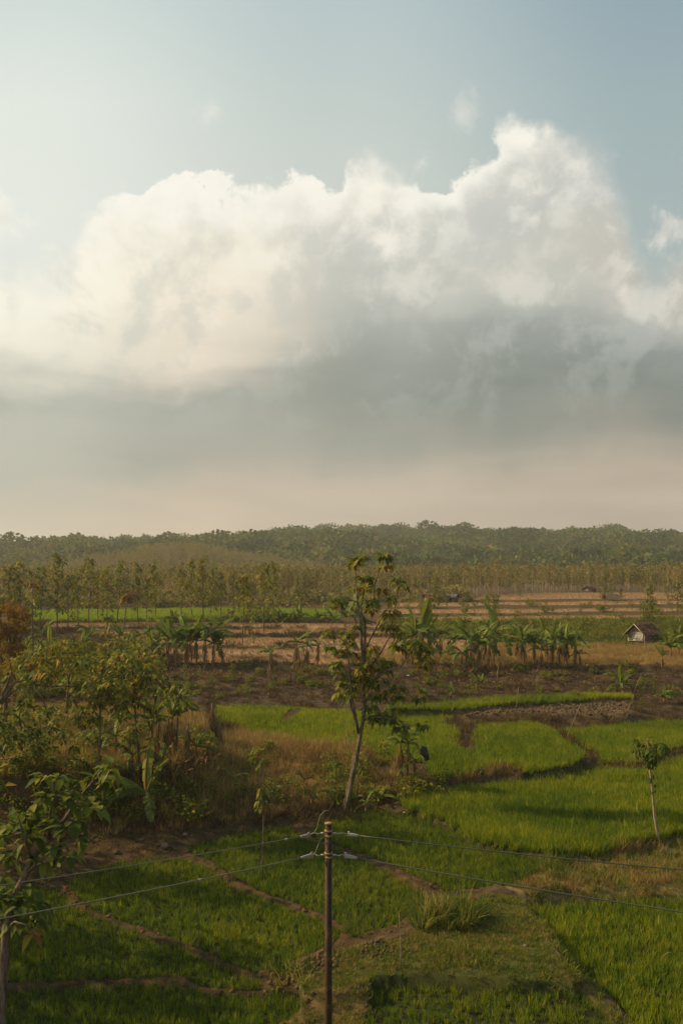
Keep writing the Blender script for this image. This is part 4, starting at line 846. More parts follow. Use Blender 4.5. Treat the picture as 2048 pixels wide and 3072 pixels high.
CN = [(175, 2337, 46, 15, .45), (140, 2334, 30, 8, .4), (157, 2386, 40, 12, .36), (332, 2300, 30, 12, .42), (335, 2346, 26, 8, .38), (290, 2334, 30, 10, .4), (254, 2346, 28, 8, .4), (224, 2374, 24, 6, .5), (122, 2414, 34, 9, .32), (195, 2408, 26, 7, .36), (284, 2418, 26, 8, .5), (292, 2440, 18, 5, .7), (66, 2446, 34, 9, .36), (115, 2450, 34, 9, .36), (42, 2488, 34, 9, .3), (91, 2478, 34, 9, .34),
 (98, 2516, 42, 12, .26), (157, 2477, 34, 10, .32), (196, 2488, 34, 9, .26), (224, 2467, 30, 8, .3), (262, 2512, 30, 9, .22), (182, 2536, 30, 9, .34), (212, 2562, 30, 9, .2), (175, 2580, 30, 8, .3), (38, 2547, 34, 9, .36), (21, 2585, 34, 9, .5), (66, 2578, 32, 9, .3), (136, 2590, 28, 8, .62), (7, 2627, 26, 6, .4), (14, 2467, 30, 8, .34), (20, 2660, 24, 6, .3), (0, 2520, 30, 8, .3),
 (87, 2672, 28, 8, .3), (35, 2702, 34, 10, .2), (72, 2712, 34, 10, .2), (106, 2716, 26, 8, .24), (20, 2745, 30, 10, .16), (63, 2748, 34, 12, .16), (104, 2757, 26, 8, .2), (-10, 2700, 30, 8, .2), (98, 2797, 18, 6, .92), (60, 2775, 20, 5, .5), (130, 2735, 14, 4, .3)]
foliage(root, leaf_tufts(CN, y0, .37, 15, (.35, .10), .25), MAT['teak'], 300)

# tangle of trees on the mound at left
def region(u0, u1, v0, v1, n, r, nn, ty, seed, shape=None):
    g = np.random.default_rng(seed); o = []; n = int(n * 2.0)
    for i_ in range(n):
        qa = g.uniform(0, 6.283); qr = .56 * g.uniform(0, 1) ** .5; a, b_ = .5 + qr * math.cos(qa), .5 + qr * math.sin(qa); o.append((u0 + (u1 - u0) * a, v0 + (v1 - v0) * b_, r * g.uniform(.6, 1.4), max(3, int(1.6 * nn * g.uniform(.5, 1.4))), ty + .10 + g.normal(0, .07)))
    return o
def traced(name, foot, y, limbs, tufts, leafL, lb, tint=(.42, .14), mat='teak', dsp=.8, shape='leaf', nsingle=0, bark='bark', cat='tree'):
    b_ = D(foot[0], foot[1], y); b_.z = float(zt(b_.x, b_.y)); r_ = empty(name, b_, lb, cat); t_ = M()
    for pts, rad in limbs: limb(t_, pts, rad, y)
    part('trunk', shift(t_, r_).mesh('trunk', MAT[bark], True), r_)
    foliage(r_, leaf_tufts(tufts, y, leafL, int(foot[0]) % 97 + 3, tint, dsp), MAT[mat], nsingle, shape); return r_
traced('rust_leaved_tree', (10, 2150), 60, [([(12, 2200), (20, 2090), (30, 1990), (34, 1900)], (.16, .05)), ([(22, 2060), (50, 1960), (75, 1880)], (.08, .02)), ([(24, 2060), (0, 1950), (-20, 1870)], (.08, .02)), ([(30, 1960), (60, 1880), (52, 1830)], (.06, .02))],
 region(-50, 82, 1812, 1900, 60, 20, 40, .5, 1) + region(-50, 70, 1900, 2010, 55, 20, 32, .42, 2) + region(-50, 60, 2010, 2100, 22, 18, 20, .35, 3), .13, 'rust-brown fine-leaved tree at the far left edge', (.5, .2), 'rust', .9, 'small')
traced('tangled_tree', (-60, 2330), 47, [([(-70, 2360), (-60, 2240), (-20, 2140), (0, 2104), (48, 2046), (96, 2034), (140, 2026)], (.16, .03)), ([(-15, 2140), (20, 2090), (64, 2056), (96, 2053), (127, 2056), (160, 2060), (195, 2058), (260, 2064), (330, 2062)], (.08, .015)), ([(-30, 2160), (10, 2140), (48, 2144), (90, 2190), (120, 2230)], (.07, .02)), ([(0, 2104), (40, 2010), (77, 1973), (127, 1941), (188, 1922)], (.055, .02)), ([(96, 2034), (130, 2100), (150, 2160)], (.04, .02)), ([(-20, 2280), (40, 2275), (110, 2268)], (.04, .015))],
 region(-40, 150, 2105, 2290, 34, 26, 9, .26, 11) + region(60, 250, 1925, 2020, 26, 24, 9, .52, 12) + region(0, 160, 1960, 2060, 14, 22, 7, .5, 13) + [(193, 2200, 28, 18, .22), (186, 2230, 26, 14, .2), (205, 2105, 30, 16, .32), (150, 2190, 24, 12, .24)], .26, 'wide tangled tree with bare grey limbs reaching in from the left edge', (.36, .16), 'teak', 1.0)
traced('slim_tree', (290, 2330), 46.5, [([(288, 2345), (294, 2290), (300, 2230), (300, 2160), (303, 2080), (306, 2010)], (.075, .03)), ([(300, 2160), (270, 2110), (240, 2080)], (.035, .015)), ([(302, 2120), (330, 2080), (352, 2050)], (.035, .015)), ([(301, 2205), (330, 2190), (350, 2180)], (.03, .012))],
 region(225, 300, 2040, 2180, 17, 24, 9, .42, 21) + region(295, 380, 1990, 2140, 22, 24, 10, .50, 22) + [(222, 2245, 22, 12, .2), (320, 2215, 16, 6, .66), (240, 2150, 26, 12, .26), (285, 2150, 22, 10, .24), (395, 2195, 22, 10, .3)], .28, 'slim dark-trunked tree standing on the golden mound', (.42, .16))
traced('leafy_tree', (420, 2290), 49, [([(420, 2300), (412, 2220), (405, 2130), (400, 2050), (396, 1960)], (.07, .025)), ([(405, 2130), (440, 2060), (470, 2000)], (.03, .012)), ([(405, 2130), (370, 2060), (350, 1980)], (.03, .012))],
 region(330, 470, 1960, 2120, 36, 24, 10, .52, 31) + region(360, 480, 2110, 2230, 14, 22, 8, .42, 32) + [(350, 2035, 18, 8, .86), (345, 2150, 18, 7, .72), (285, 2040, 16, 5, .78)], .26, 'yellow-speckled leafy tree between the slim tree and the green banana leaves', (.48, .18))
traced('low_tree', (200, 2110), 62, [([(200, 2140), (205, 2060), (215, 1980)], (.08, .03)), ([(205, 2060), (240, 1990), (290, 1960)], (.04, .015))],
 region(130, 330, 1925, 2020, 42, 24, 13, .5, 41), .24, 'broad olive tree behind the bare grey limbs at left', (.5, .18), 'teak', 1.2, 'small')
traced('pale_broadleaf_tree', (530, 2230), 51, [([(530, 2240), (532, 2170), (536, 2100), (538, 2060)], (.06, .02)), ([(533, 2130), (515, 2090), (505, 2075)], (.03, .012)), ([(533, 2120), (560, 2090), (575, 2075)], (.03, .012))],
 [(538, 2052, 24, 18, .5), (512, 2070, 22, 16, .46), (565, 2075, 22, 14, .44), (530, 2090, 28, 18, .46), (556, 2108, 22, 12, .4), (505, 2105, 20, 10, .4), (580, 2110, 14, 7, .46), (525, 2130, 22, 10, .36)], .34, 'small pale-green broad-leaved tree beside the dead banana stems', (.45, .1))
traced('young_tree', (130, 2330), 50, [([(130, 2335), (128, 2260), (122, 2190), (118, 2140)], (.06, .02))], region(60, 190, 2110, 2230, 12, 22, 8, .45, 51), .27, 'young leafy tree on the mound between the tangled and the slim trees', (.45, .16))
traced('young_tree', (620, 2320), 53, [([(618, 2330), (612, 2270), (606, 2200)], (.04, .015))], region(575, 640, 2170, 2260, 6, 18, 8, .55, 52), .22, 'young tree with yellowing leaves at the left end of the golden grass', (.55, .16))
traced('umbrella_leaved_tree', (330, 2010), 72, [([(330, 2030), (332, 1960), (322, 1900), (320, 1860)], (.08, .03))],
 [(322, 1852, 22, 22, .34), (335, 1875, 22, 18, .5), (318, 1895, 16, 10, .5), (340, 1930, 26, 20, .62), (312, 1935, 18, 12, .55), (350, 1925, 18, 12, .66), (375, 1950, 18, 12, .4), (395, 1965, 18, 10, .45)], .38, 'tree with drooping dark leaf clumps like a hanging mop at left', (.45, .15), dsp=.5)
# tall withered clumps behind the rust-brown tree
traced('withered_top_tree', (100, 1990), 80, [([(100, 2010), (99, 1900), (97, 1820), (98, 1770)], (.10, .04))],
 [(97, 1748, 16, 16, .88), (104, 1760, 14, 14, .92), (100, 1800, 15, 14, .5), (104, 1820, 16, 16, .25), (106, 1840, 14, 12, .22), (96, 1775, 12, 8, .5)], .42, 'tree with an orange withered tuft on top behind the rust-brown tree', (.6, .15), dsp=.4)
traced('withered_palm_tree', (372, 1895), 118, [([(372, 1896), (374, 1860), (378, 1830), (383, 1805)], (.09, .06))],
 [(384, 1790, 18, 26, .95), (398, 1782, 18, 22, .98), (376, 1795, 14, 14, .9)], .65, 'single bare stem with a withered brown mop of leaves over the green field', (.95, .05), dsp=.4)

# ------------------------------------------------------------------ banana plants
def banana_leaf(seed, L, Wd, el_, arch, tear, tint, name='leaf'):
    g = np.random.default_rng(seed); m = M(); n_ = 13; s_ = np.linspace(0, 1, n_ + 1)
    ang = el_ - arch * s_ ** 1.3; dx = np.cos(ang) * L / n_; dz = np.sin(ang) * L / n_
    px_ = np.concatenate([[0], np.cumsum(dx)])[:n_ + 1]; pz_ = np.concatenate([[0], np.cumsum(dz)])[:n_ + 1]
    rib = np.stack([px_, np.zeros(n_ + 1), pz_], -1); m.tube(rib, np.linspace(.03, .006, n_ + 1), 4, min(1, tint + .25), False)
    for i_ in range(1, n_):
        w0 = Wd * .5 * min(1, (math.sin(math.pi * min(1, (s_[i_] - .05) / .97)) + .001) ** .5); w1 = Wd * .5 * max(.04, (math.sin(math.pi * min(1, (s_[i_ + 1] - .05) / .97)) + .001) ** .5) if i_ < n_ - 1 else .03
        for sg in (-1, 1):
            h_ = g.uniform(.05, .35) + tear * g.uniform(0, 1.0); gap = tear * .25 * g.uniform(0, 1)
            a = rib[i_]; b_ = rib[i_ + 1] + (rib[i_] - rib[i_ + 1]) * gap
            o0 = np.array([.25 * w0, sg * w0 * math.cos(h_), -w0 * math.sin(h_)]); o1 = np.array([.25 * w1, sg * w1 * math.cos(h_), -w1 * math.sin(h_)])
            f = [[0, 1, 2, 3]] if sg > 0 else [[3, 2, 1, 0]]
            m.add([a, b_, b_ + o1, a + o0], f, float(np.clip(tint + g.normal(0, .05), 0, 1)))
    return m.mesh(name, MAT['banana'], False)
BL = [banana_leaf(i_, 1.0, .23, *q) for i_, q in enumerate([(1.25, 1.2, .3, .5), (1.05, 1.9, .5, .42), (.8, 1.9, .7, .38), (1.2, 2.3, .9, .5), (.5, 1.8, .9, .45), (.95, 1.5, .2, .6), (1.4, .7, .15, .68), (.3, 1.7, 1.0, .3)])]
def dead_skirt(seed, n_=9, tint=.8):
    g = np.random.default_rng(seed); m = M()
    a = g.uniform(0, 6.28, n_ * 3); z = g.uniform(.45, 1.0, n_ * 3); b_ = np.stack([np.cos(a) * .05, np.sin(a) * .05, z], -1)
    d = np.stack([np.cos(a) * .35, np.sin(a) * .35, -np.ones(len(a))], -1); m.leaves(b_, d, g.uniform(.25, .5, len(a)), g.uniform(.04, .09, len(a)), .1, np.clip(g.normal(.6, .2, len(a)), 0, 1), 'leaf', roll=g.uniform(-1.5, 1.5, len(a)))
    return m.mesh('dead_leaves', MAT['deadleaf'])
MAT['deadleaf'] = mat_leaf('dead_banana_leaf', [(0, (.07, .035, .018)), (.5, (.17, .095, .045)), (1, (.32, .22, .11))], trans=.2, patch=.1, jitter=.15, rough=.85, spec=.05)
SKIRT = [dead_skirt(i_) for i_ in range(4)]
STEM = []
for i_ in range(4):
    g = np.random.default_rng(40 + i_); m = M(); m.tube([[0, 0, -.1], [g.normal(0, .02), g.normal(0, .02), .35], [g.normal(0, .04), g.normal(0, .04), .7], [0, 0, 1.0]], [.075, .062, .05, .03], 7, .4); STEM.append(m.mesh('pseudostem', MAT['stem'], True))
def banana(u, v, hpx, lb, grp, nl=7, ls=1.0, lean=0.0, rz=None, y=None, skirt=True, stemf=.55, sel=None, wide=1.0, name='banana_plant'):
    p_ = G(u, v) if y is None else Vector((wx(u, y), y, float(zt(wx(u, y), y)))); h = px_h(p_.y, hpx); g = np.random.default_rng(int(u * 7 + v) % 9973)
    r_ = empty(name, p_, lb, 'banana plant' if name == 'banana_plant' else 'plant', grp, g.uniform(0, 6.28) if rz is None else rz)
    r_.rotation_euler.x = lean + g.normal(0, .05); r_.rotation_euler.y = g.normal(0, .05)
    sh = h * stemf; part('pseudostem', STEM[int(u) % 4], r_, (0, 0, 0), (0, 0, g.uniform(0, 6)), (1.2 * wide, 1.2 * wide, sh))
    if skirt: part('dead_leaves', SKIRT[int(v) % 4], r_, (0, 0, 0), (0, 0, g.uniform(0, 6)), (sh * .6, sh * .6, sh * .95))
    LL = (h - sh) * (1.12 if skirt else 1.0) * ls
    for i_ in range(nl):
        k_ = (i_ * 3 + int(u)) % 8 if sel is None else sel[i_ % len(sel)]
        part('leaf', BL[k_], r_, (0, 0, sh * .985), (g.normal(0, .2), g.normal(.05, .22), i_ * 2.4 + g.normal(0, .5)), LL * g.uniform(.65, 1.15))
    return r_
gB = 'banana plants in the row at the top of the brown slope'
for u, v, hp, nl, lb in [
  (1395, 2000, 150, 6, 'banana with a wind-torn arching leaf, left end of the long banana row'), (1420, 2012, 170, 7, 'banana in the left clump of the row, stem leaning left'), (1440, 2018, 150, 6, 'brown-stemmed banana in the middle of the left clump of the row'), (1465, 2014, 140, 7, 'banana with yellow-green young leaf at the right of the left clump'), (1480, 1995, 175, 8, 'tall banana rising behind the left clump of the row'),
  (1545, 1990, 130, 7, 'banana left of centre of the middle clump of the row'), (1572, 2000, 140, 9, 'banana with a fan of bright spreading leaves in the middle clump'), (1600, 1994, 120, 7, 'banana between the middle and right clumps, leaves hanging'), (1625, 2005, 100, 6, 'short banana between the middle and right clumps'), (1655, 1998, 140, 8, 'banana with two upright pale leaves in the right clump'), (1675, 2005, 150, 7, 'banana with pale standing leaf at the front of the right clump'), (1700, 1996, 135, 8, 'banana with dark drooping leaves, right side of the right clump'), (1722, 2004, 118, 6, 'rightmost banana of the long row'),
  (1450, 1985, 120, 6, 'banana half hidden at the back of the left clump'), (1560, 1980, 105, 6, 'banana half hidden at the back of the middle clump'), (1640, 1984, 120, 6, 'banana half hidden between the middle and right clumps'), (1690, 1985, 120, 6, 'banana half hidden at the back of the right clump')]:
    banana(u, v, hp, lb, gB, nl, 1.25)
banana(1385, 2014, 110, 'lone banana with widespread blue-green leaves, left of the long row', None, 7, 1.2, stemf=.5)
banana(1740, 2000, 70, 'small banana just right of the long row', None, 5, 1.2)
banana(1985, 2012, 78, 'small banana with a curved leaf below the tiled hut', None, 5, 1.2, sel=[1, 6, 0])
banana(1862, 2068, 60, 'sprawling banana shrub on the right part of the brown slope', None, 9, 1.6, stemf=.2, skirt=False)
gC = 'banana plants behind the tall central tree'
for u, v, hp, nl, lb in [(1235, 1990, 150, 8, 'banana with blue-green torn leaves right behind the tall central tree'), (1262, 1985, 165, 9, 'highest banana of the clump behind the tall central tree'), (1290, 1980, 150, 8, 'banana with long drooping leaves at the right of the clump behind the central tree'), (1322, 1975, 130, 7, 'banana with upright leaves between the central tree and the lone banana'), (1215, 1985, 120, 6, 'low banana at the left of the clump behind the central tree')]:
    banana(u, v, hp, lb, gC, nl, 1.3)
banana(1063, 1875, 110, 'dark feathery banana behind the upper trunk of the central tree', None, 9, 1.5, stemf=.35)
banana(1035, 1880, 85, 'shorter banana left behind the upper trunk of the central tree', None, 7, 1.4, stemf=.35)
gD = 'banana plants at left on the dry terraces'
for u, v, hp, nl, lb in [(478, 1990, 125, 8, 'banana at the left of the left-hand clump, leaves cream-streaked'), (505, 2000, 150, 9, 'banana with a white-edged standing leaf in the left-hand clump'), (530, 2005, 140, 9, 'broad dark banana in the front of the left-hand clump'), (560, 2004, 150, 9, 'dark-leaved banana in the middle of the left-hand clump'), (590, 2000, 150, 9, 'banana with long blue-green leaf at the back of the left-hand clump'), (615, 2002, 155, 9, 'tall banana with torn shining leaves in the left-hand clump'), (640, 1998, 120, 8, 'banana with leaves hanging right, right side of the left-hand clump'), (668, 1995, 110, 7, 'rightmost banana of the left-hand clump'), (455, 2000, 110, 7, 'low banana at the far left of the left-hand clump'), (575, 1985, 130, 8, 'banana hidden at the back of the left-hand clump')]:
    banana(u, v, hp, lb, gD, nl, 1.35)
gE = 'banana plants beyond the tangled trees at left'
for u, v, hp, nl, lb in [(265, 1965, 100, 7, 'banana with one long dark arching leaf above the tangled trees'), (250, 1975, 80, 6, 'banana with drooping cream leaf above the tangled trees'), (128, 1960, 100, 7, 'banana beside the rust-brown tree'), (150, 1975, 80, 6, 'shorter banana right of the rust-brown tree'), (360, 1950, 85, 6, 'banana with an upright leaf behind the hanging-mop tree'), (420, 1950, 80, 6, 'banana left of the left-hand clump behind the leafy tree')]:
    banana(u, v, hp, lb, gE, nl, 1.4)
banana(812, 2048, 150, 'narrow banana with a skirt of dead leaves standing alone in the scrub', None, 6, .9, stemf=.62)
banana(888, 2025, 160, 'taller of the two bananas left of the central tree', 'pair of bananas left of the central tree', 6, .9, stemf=.62)
banana(918, 2015, 125, 'shorter banana beside the taller one left of the central tree', 'pair of bananas left of the central tree', 5, 1.0, stemf=.62)
banana(950, 2000, 115, 'banana with bent stem nearest to the central tree on its left', None, 5, 1.0, stemf=.6)
banana(870, 2045, 70, 'low banana sucker among dead leaves left of the central tree', None, 5, 1.0)
# far low row in the green field
gF = 'low bananas along the edge of the far green field'
for i_, u in enumerate([765, 782, 802, 820, 838, 852, 868, 884, 902, 940, 955, 985, 1000, 690, 518, 535]):
    nth = 'gap-separated' if i_ > 8 else 'close-set'
    banana(u, 1868 - (i_ % 3) * 2, 40 - (i_ % 4) * 3, ('%s close-set low banana, counted from the left, by the far green field' % ORD[i_]) if i_ < 9 else ['low banana right of a gap in the row by the far green field', 'low banana beside the one right of the gap in the row', 'low banana two steps left of the central tree trunk top', 'last low banana before the central tree', 'low banana left of the close-set row by the green field', 'low banana behind the slim near teak by the green field', 'low banana farthest left along the green field edge'][i_ - 9], gF + ', ' + nth, 9, 1.5, stemf=.2, skirt=False)
# near ones on and around the mound
banana(1206, 2330, 175, 'banana with a pale upright stem and large torn leaf on the little earth shelf', None, 5, 1.3, rz=.4, y=53.5, stemf=.62, sel=[1, 3, 0, 7, 2])
banana(1220, 2326, 165, 'banana pressed against its taller neighbour on the little earth shelf', None, 5, 1.3, rz=2.4, y=53.9, stemf=.62, sel=[3, 1, 7, 2, 5])
banana(1245, 2318, 120, 'short banana with bright leaves stretching right, holding a black sack', None, 5, 1.2, rz=-.5, y=53.3, stemf=.5, sel=[4, 2, 7, 5, 0])
banana(1135, 2352, 78, 'small banana sprout below the earth shelf', None, 6, 1.3, y=51, stemf=.25, skirt=False)
banana(1070, 2320, 60, 'banana sprout with one big leaf at the foot of the tall central tree', None, 4, 1.4, y=51, stemf=.35, skirt=False)
banana(914, 2335, 120, 'young banana with an upright stem and leaves held right on the golden mound', None, 5, 1.1, y=51.2, stemf=.6, skirt=False, sel=[6, 4, 1, 7], wide=.7)
banana(935, 2345, 70, 'knee-high banana right of the young upright one on the mound', None, 5, 1.2, y=50.6, stemf=.45, skirt=False)
banana(990, 2340, 80, 'leaning banana sprout between the mound and the tall central tree', None, 4, 1.3, y=50.5, stemf=.55, skirt=False, lean=.15)
banana(818, 2365, 100, 'banana behind the tall thin sapling', None, 6, 1.2, y=50, stemf=.5, skirt=False)
banana(436, 2400, 165, 'banana with big bright arching leaves on the dark bank at left', None, 10, 1.5, rz=.9, y=47.2, stemf=.42, sel=[6, 1, 4, 3, 2, 7, 0])
banana(520, 2290, 230, 'tall banana with an upright yellow-green leaf behind the dead stems', None, 6, 1.1, y=52, stemf=.55, sel=[6, 0, 1, 5, 4, 2])
for u, v, hp, lb in [(470, 2300, 150, 'leftmost of the dead brown banana stems on the mound'), (500, 2305, 160, 'dead brown banana stem left of the pale broad-leaved tree'), (560, 2290, 130, 'dead brown banana stem right of the pale broad-leaved tree')]:
    r_ = banana(u, v, hp, lb, 'dead banana stems on the mound', 3, .7, y=51.2, stemf=.85, sel=[7, 4])
for u, v, hp, lb in [(640, 2200, 150, 'shaggy dead banana stem at the left end of the bright rice terrace'), (660, 2215, 90, 'short dead banana stump beside the shaggy dead stem')]:
    banana(u, v, hp, lb, None, 2, .5, y=60, stemf=.92, sel=[7], wide=1.6)
for u, v, hp, y_, nl, lb in [(590, 2330, 110, 52, 7, 'banana among the dead stalks at the middle of the mound face'), (395, 2340, 120, 49, 7, 'banana between the slim tree and the bright arching banana'), (700, 2330, 80, 52, 5, 'small banana on the reddish grass of the mound face'), (480, 2360, 140, 49, 7, 'banana with hanging leaves under the dead stems'), (350, 2290, 130, 53, 7, 'banana behind the slim dark-trunked tree'), (455, 2230, 170, 56, 7, 'banana with an upright leaf left of the dead banana stems'), (1005, 2300, 75, 53, 6, 'banana sprout on the golden grass left of the central trunk'), (1100, 2360, 70, 50, 6, 'banana sprout right of the central trunk foot')]:
    banana(u, v, hp, lb, None, nl, 1.3, y=y_, stemf=.45)
# spiky plants on the slope
for u, v, hp, nl, lb in [(1258, 2098, 52, 14, 'spiky green plant with bare roots on the brown slope, left one'), (1352, 2090, 45, 14, 'short spiky green plant on the brown slope, middle one'), (1442, 2062, 42, 14, 'round bright-green spiky plant highest on the brown slope'), (1990, 2110, 55, 16, 'bright green spiky bush below the right end of the brown slope'), (1442, 2322, 30, 10, 'tiny papaya seedling on the earth bank in front of the curved terrace'), (2010, 1970, 90, 16, 'dense green bush right of the tiled hut'), (2035, 1965, 100, 16, 'taller green bush at the right edge by the tiled hut')]:
    banana(u, v, hp, lb, None, nl, 1.1, stemf=.3, skirt=False, sel=[0, 5, 1, 6, 2], name='spiky_plant')

# ------------------------------------------------------------------ saplings and single trees
def small_teak(u, v, hpx, lb, mesh_i, grp=None, y=None, src=None, nm='young_teak'):
    p_ = G(u, v) if y is None else Vector((wx(u, y), y, float(zt(wx(u, y), y)))); t_, c_, h0 = (src or SAP)[mesh_i]; s_ = px_h(p_.y, hpx) / h0
    r_ = empty(nm, p_, lb, 'tree', grp, (u * .37) % 6.28, s_); part('trunk', t_, r_); part('crown', c_, r_); return r_
SAP = [(*teak_meshes(500 + i_, MAT['teak'], MAT['bark'], h=3.0, nb=4, leafL=.26, per=9, spread=.10, bare=.55, tint=(.5, .16), shape='small', r0=.03, along=False), 3.1) for i_ in range(4)]
BUSHY = [(*teak_meshes(520 + i_, MAT['teak'], MAT['bark'], h=4.0, nb=12, leafL=.34, per=11, spread=.22, bare=.1, tint=(.45, .16), shape='small', r0=.06), 4.2) for i_ in range(4)]
for i_, (u, v, hp, lb) in enumerate([(1785, 1932, 66, 'thin-stemmed sapling left of the tiled hut, nearer the banana row'), (1849, 1930, 50, 'thin-stemmed sapling closest to the left of the tiled hut'), (1342, 1955, 110, 'slim sapling with brownish top right of the central tree'), (1340, 1850, 60, 'sapling in front of the far grey shed'), (1275, 1845, 55, 'sapling in front of the far brick shed'), (1600, 1990, 120, 'thin sapling behind the middle banana clump'), (1900, 1925, 60, 'spindly sapling behind the tiled hut'), (1975, 1900, 60, 'spindly sapling right behind the hut ridge'), (1230, 1850, 75, 'slender sapling above the right-hand leaf tufts of the central tree'), (1460, 1880, 100, 'narrow leafy sapling behind the left banana clump')]):
    small_teak(u, v, hp, lb, i_ % 4)
for i_, (u, v, hp, lb) in enumerate([(1490, 1900, 110, 'bushy tree behind the left banana clump'), (1945, 1872, 120, 'tall bushy tree directly above the tiled hut'), (1925, 1880, 70, 'green bush left under the tall tree above the hut'), (1480, 1845, 60, 'bushy tree on the dry terraces over the left banana clump'), (1832, 1800, 62, 'dark round tree over the thatched shelter'), (1810, 1800, 80, 'taller dark tree left of the thatched shelter'), (1864, 1805, 40, 'small dark tree right of the thatched shelter'), (1636, 1826, 26, 'lone bush on the middle dry terrace'), (1403, 1822, 22, 'small bush on the dry terrace right of the grey shed'), (1310, 1808, 80, 'dark-crowned tree behind the brick shed'), (1402, 1808, 34, 'low dark bush right of the grey shed'), (1740, 1850, 40, 'yellowish bush on the lower right dry terrace'), (1840, 1846, 26, 'low bush at the terrace edge below the thatched shelter'), (555, 1862, 24, 'low dark bush standing in the far green field'), (2030, 1850, 110, 'brown-leaved tree at the right edge above the hut'), (1560, 1795, 30, 'low bush at the foot of the plantation')]):
    small_teak(u, v, hp, lb, i_ % 4, src=BUSHY, nm='bushy_tree')
for i_, (u, v, hp, lb) in enumerate([(650, 1925, 70, 'thin sapling at the left of the dry terraces'), (700, 1975, 80, 'slim sapling between the left-hand bananas and the narrow banana'), (985, 1960, 75, 'slim sapling just left of the central tree on the dry terraces'), (760, 1965, 60, 'low sapling on the third dry terrace'), (1370, 1925, 85, 'sapling behind the lone banana'), (1510, 1925, 70, 'sapling between the left and middle banana clumps'), (1760, 1900, 60, 'sapling on the olive slope right of the banana row'), (1700, 1890, 55, 'short sapling on the olive slope above the right banana clump'), (1190, 1858, 60, 'sapling in front of the plantation right of the central tree'), (1420, 1860, 48, 'small sapling on the near edge of the right-hand terraces'), (1655, 1860, 40, 'tiny sapling on the near edge of the right-hand terraces'), (2000, 1840, 85, 'thin teak standing apart at the right edge of the far terraces'), (1895, 1850, 50, 'sapling left of the tall bushy tree above the hut'), (600, 2075, 70, 'scrubby sapling on the brown slope left of the rice terrace'), (740, 2090, 55, 'scrubby sapling at the foot of the brown slope'), (950, 2100, 50, 'bare-looking sapling by the central tree at the rice edge')]):
    small_teak(u, v, hp, lb, (i_ * 3) % 4)
for i_, (u, v, hp, lb) in enumerate([(640, 2070, 50, 'brownish shrub on the slope below the left-hand bananas'), (700, 2050, 60, 'rounded shrub on the slope under the narrow banana'), (560, 2060, 70, 'dark shrub at the left of the brown slope'), (480, 2080, 80, 'leafy shrub behind the pale broad-leaved tree'), (820, 2075, 45, 'small shrub below the narrow banana'), (1110, 2070, 40, 'small shrub behind the central trunk'), (1340, 2120, 34, 'low shrub at the corner of the grey bank'), (1600, 2060, 34, 'low shrub in the middle of the brown slope'), (1770, 2050, 40, 'low shrub on the right part of the brown slope'), (1960, 2080, 50, 'shrub near the right end of the brown slope'), (1920, 2130, 34, 'low shrub at the right end of the grey bank')]):
    small_teak(u, v, hp, lb, i_ % 4, src=BUSHY, nm='shrub')
# tall thin sapling in the paddies
y0 = float(G(787, 2655).y)
traced('thin_sapling', (787, 2655), y0, [([(787, 2662), (789, 2560), (790, 2450), (784, 2380), (781, 2320), (783, 2270)], (.035, .02))],
 [(772, 2250, 20, 14, .48), (795, 2256, 18, 12, .42), (766, 2275, 16, 9, .46), (790, 2285, 16, 9, .42), (778, 2302, 12, 6, .5), (790, 2372, 20, 12, .42), (810, 2378, 16, 8, .4), (780, 2400, 18, 11, .36), (798, 2412, 16, 9, .36), (778, 2425, 10, 5, .36)], .22, 'tall thin sapling with two leaf tufts standing in the paddy left of the pole', (.42, .1), dsp=.15)

# papaya
y0 = float(G(1975, 2536).y); b = Vector((wx(1975, y0), y0, float(zt(wx(1975, y0), y0))))
root = empty('papaya_tree', b, 'tall slightly curved papaya tree with a drooping leaf crown at right', 'tree')
tr = M(); pts = limb(tr, [(1976, 2545), (1970, 2495), (1963, 2455), (1958, 2405), (1954, 2359), (1947, 2298), (1942, 2237), (1940, 2216)], (.072, .036), y0, n=10)
g = np.random.default_rng(4)
for q in np.linspace(0, 1, 60):   # ring-shaped leaf scars
    i_ = q * (len(pts) - 1); a_ = int(min(i_, len(pts) - 2)); p_ = pts[a_] + (pts[a_ + 1] - pts[a_]) * (i_ - a_); rr_ = .072 + (.036 - .072) * q
    tr.tube([p_ - [0, 0, .008], p_ + [0, 0, .008]], rr_ * 1.06, 10, .5, False)
part('trunk', shift(tr, root).mesh('trunk', MAT['papaya'], True), root)
def papaya_leaf(seed, R_):
    g = np.random.default_rng(seed); m = M(); e = np.array([R_, 0, -.15 * R_]); m.tube([[0, 0, 0], [R_ * .5, 0, .12 * R_], e], [.012, .01, .008], 4, .75, False)
    n_ = 9; a = np.linspace(-2.5, 2.5, n_); d = np.stack([np.cos(a), np.sin(a), -.55 * np.ones(n_)], -1)
    m.leaves(np.repeat(e[None], n_, 0), d,  .38 * (1 - .25 * np.abs(a) / 2.5), .19, .55, np.clip(g.normal(.35, .08, n_), 0, 1), 'leaf'); return m.mesh('leaf', MAT['teak'])
PL = [papaya_leaf(i_, .55) for i_ in range(4)]; top_ = pts[-1] - np.array(root.location)
for i_ in range(19):
    part('leaf', PL[i_ % 4], root, top_ - [0, 0, -.02 + .014 * i_], (g.normal(0, .15), .15 + .5 * (i_ / 16) + g.normal(0, .12), i_ * 2.4), g.uniform(.8, 1.25))
for i_ in range(18):
    q = g.uniform(.52, .85); ii = q * 7; a_ = int(ii); p_ = pts[a_] + (pts[a_ + 1] - pts[a_]) * (ii - a_) - np.array(root.location)
    part('leaf', PL[i_ % 4], root, p_, (g.normal(0, .2), .4, i_ * 2.1), g.uniform(.22, .4))

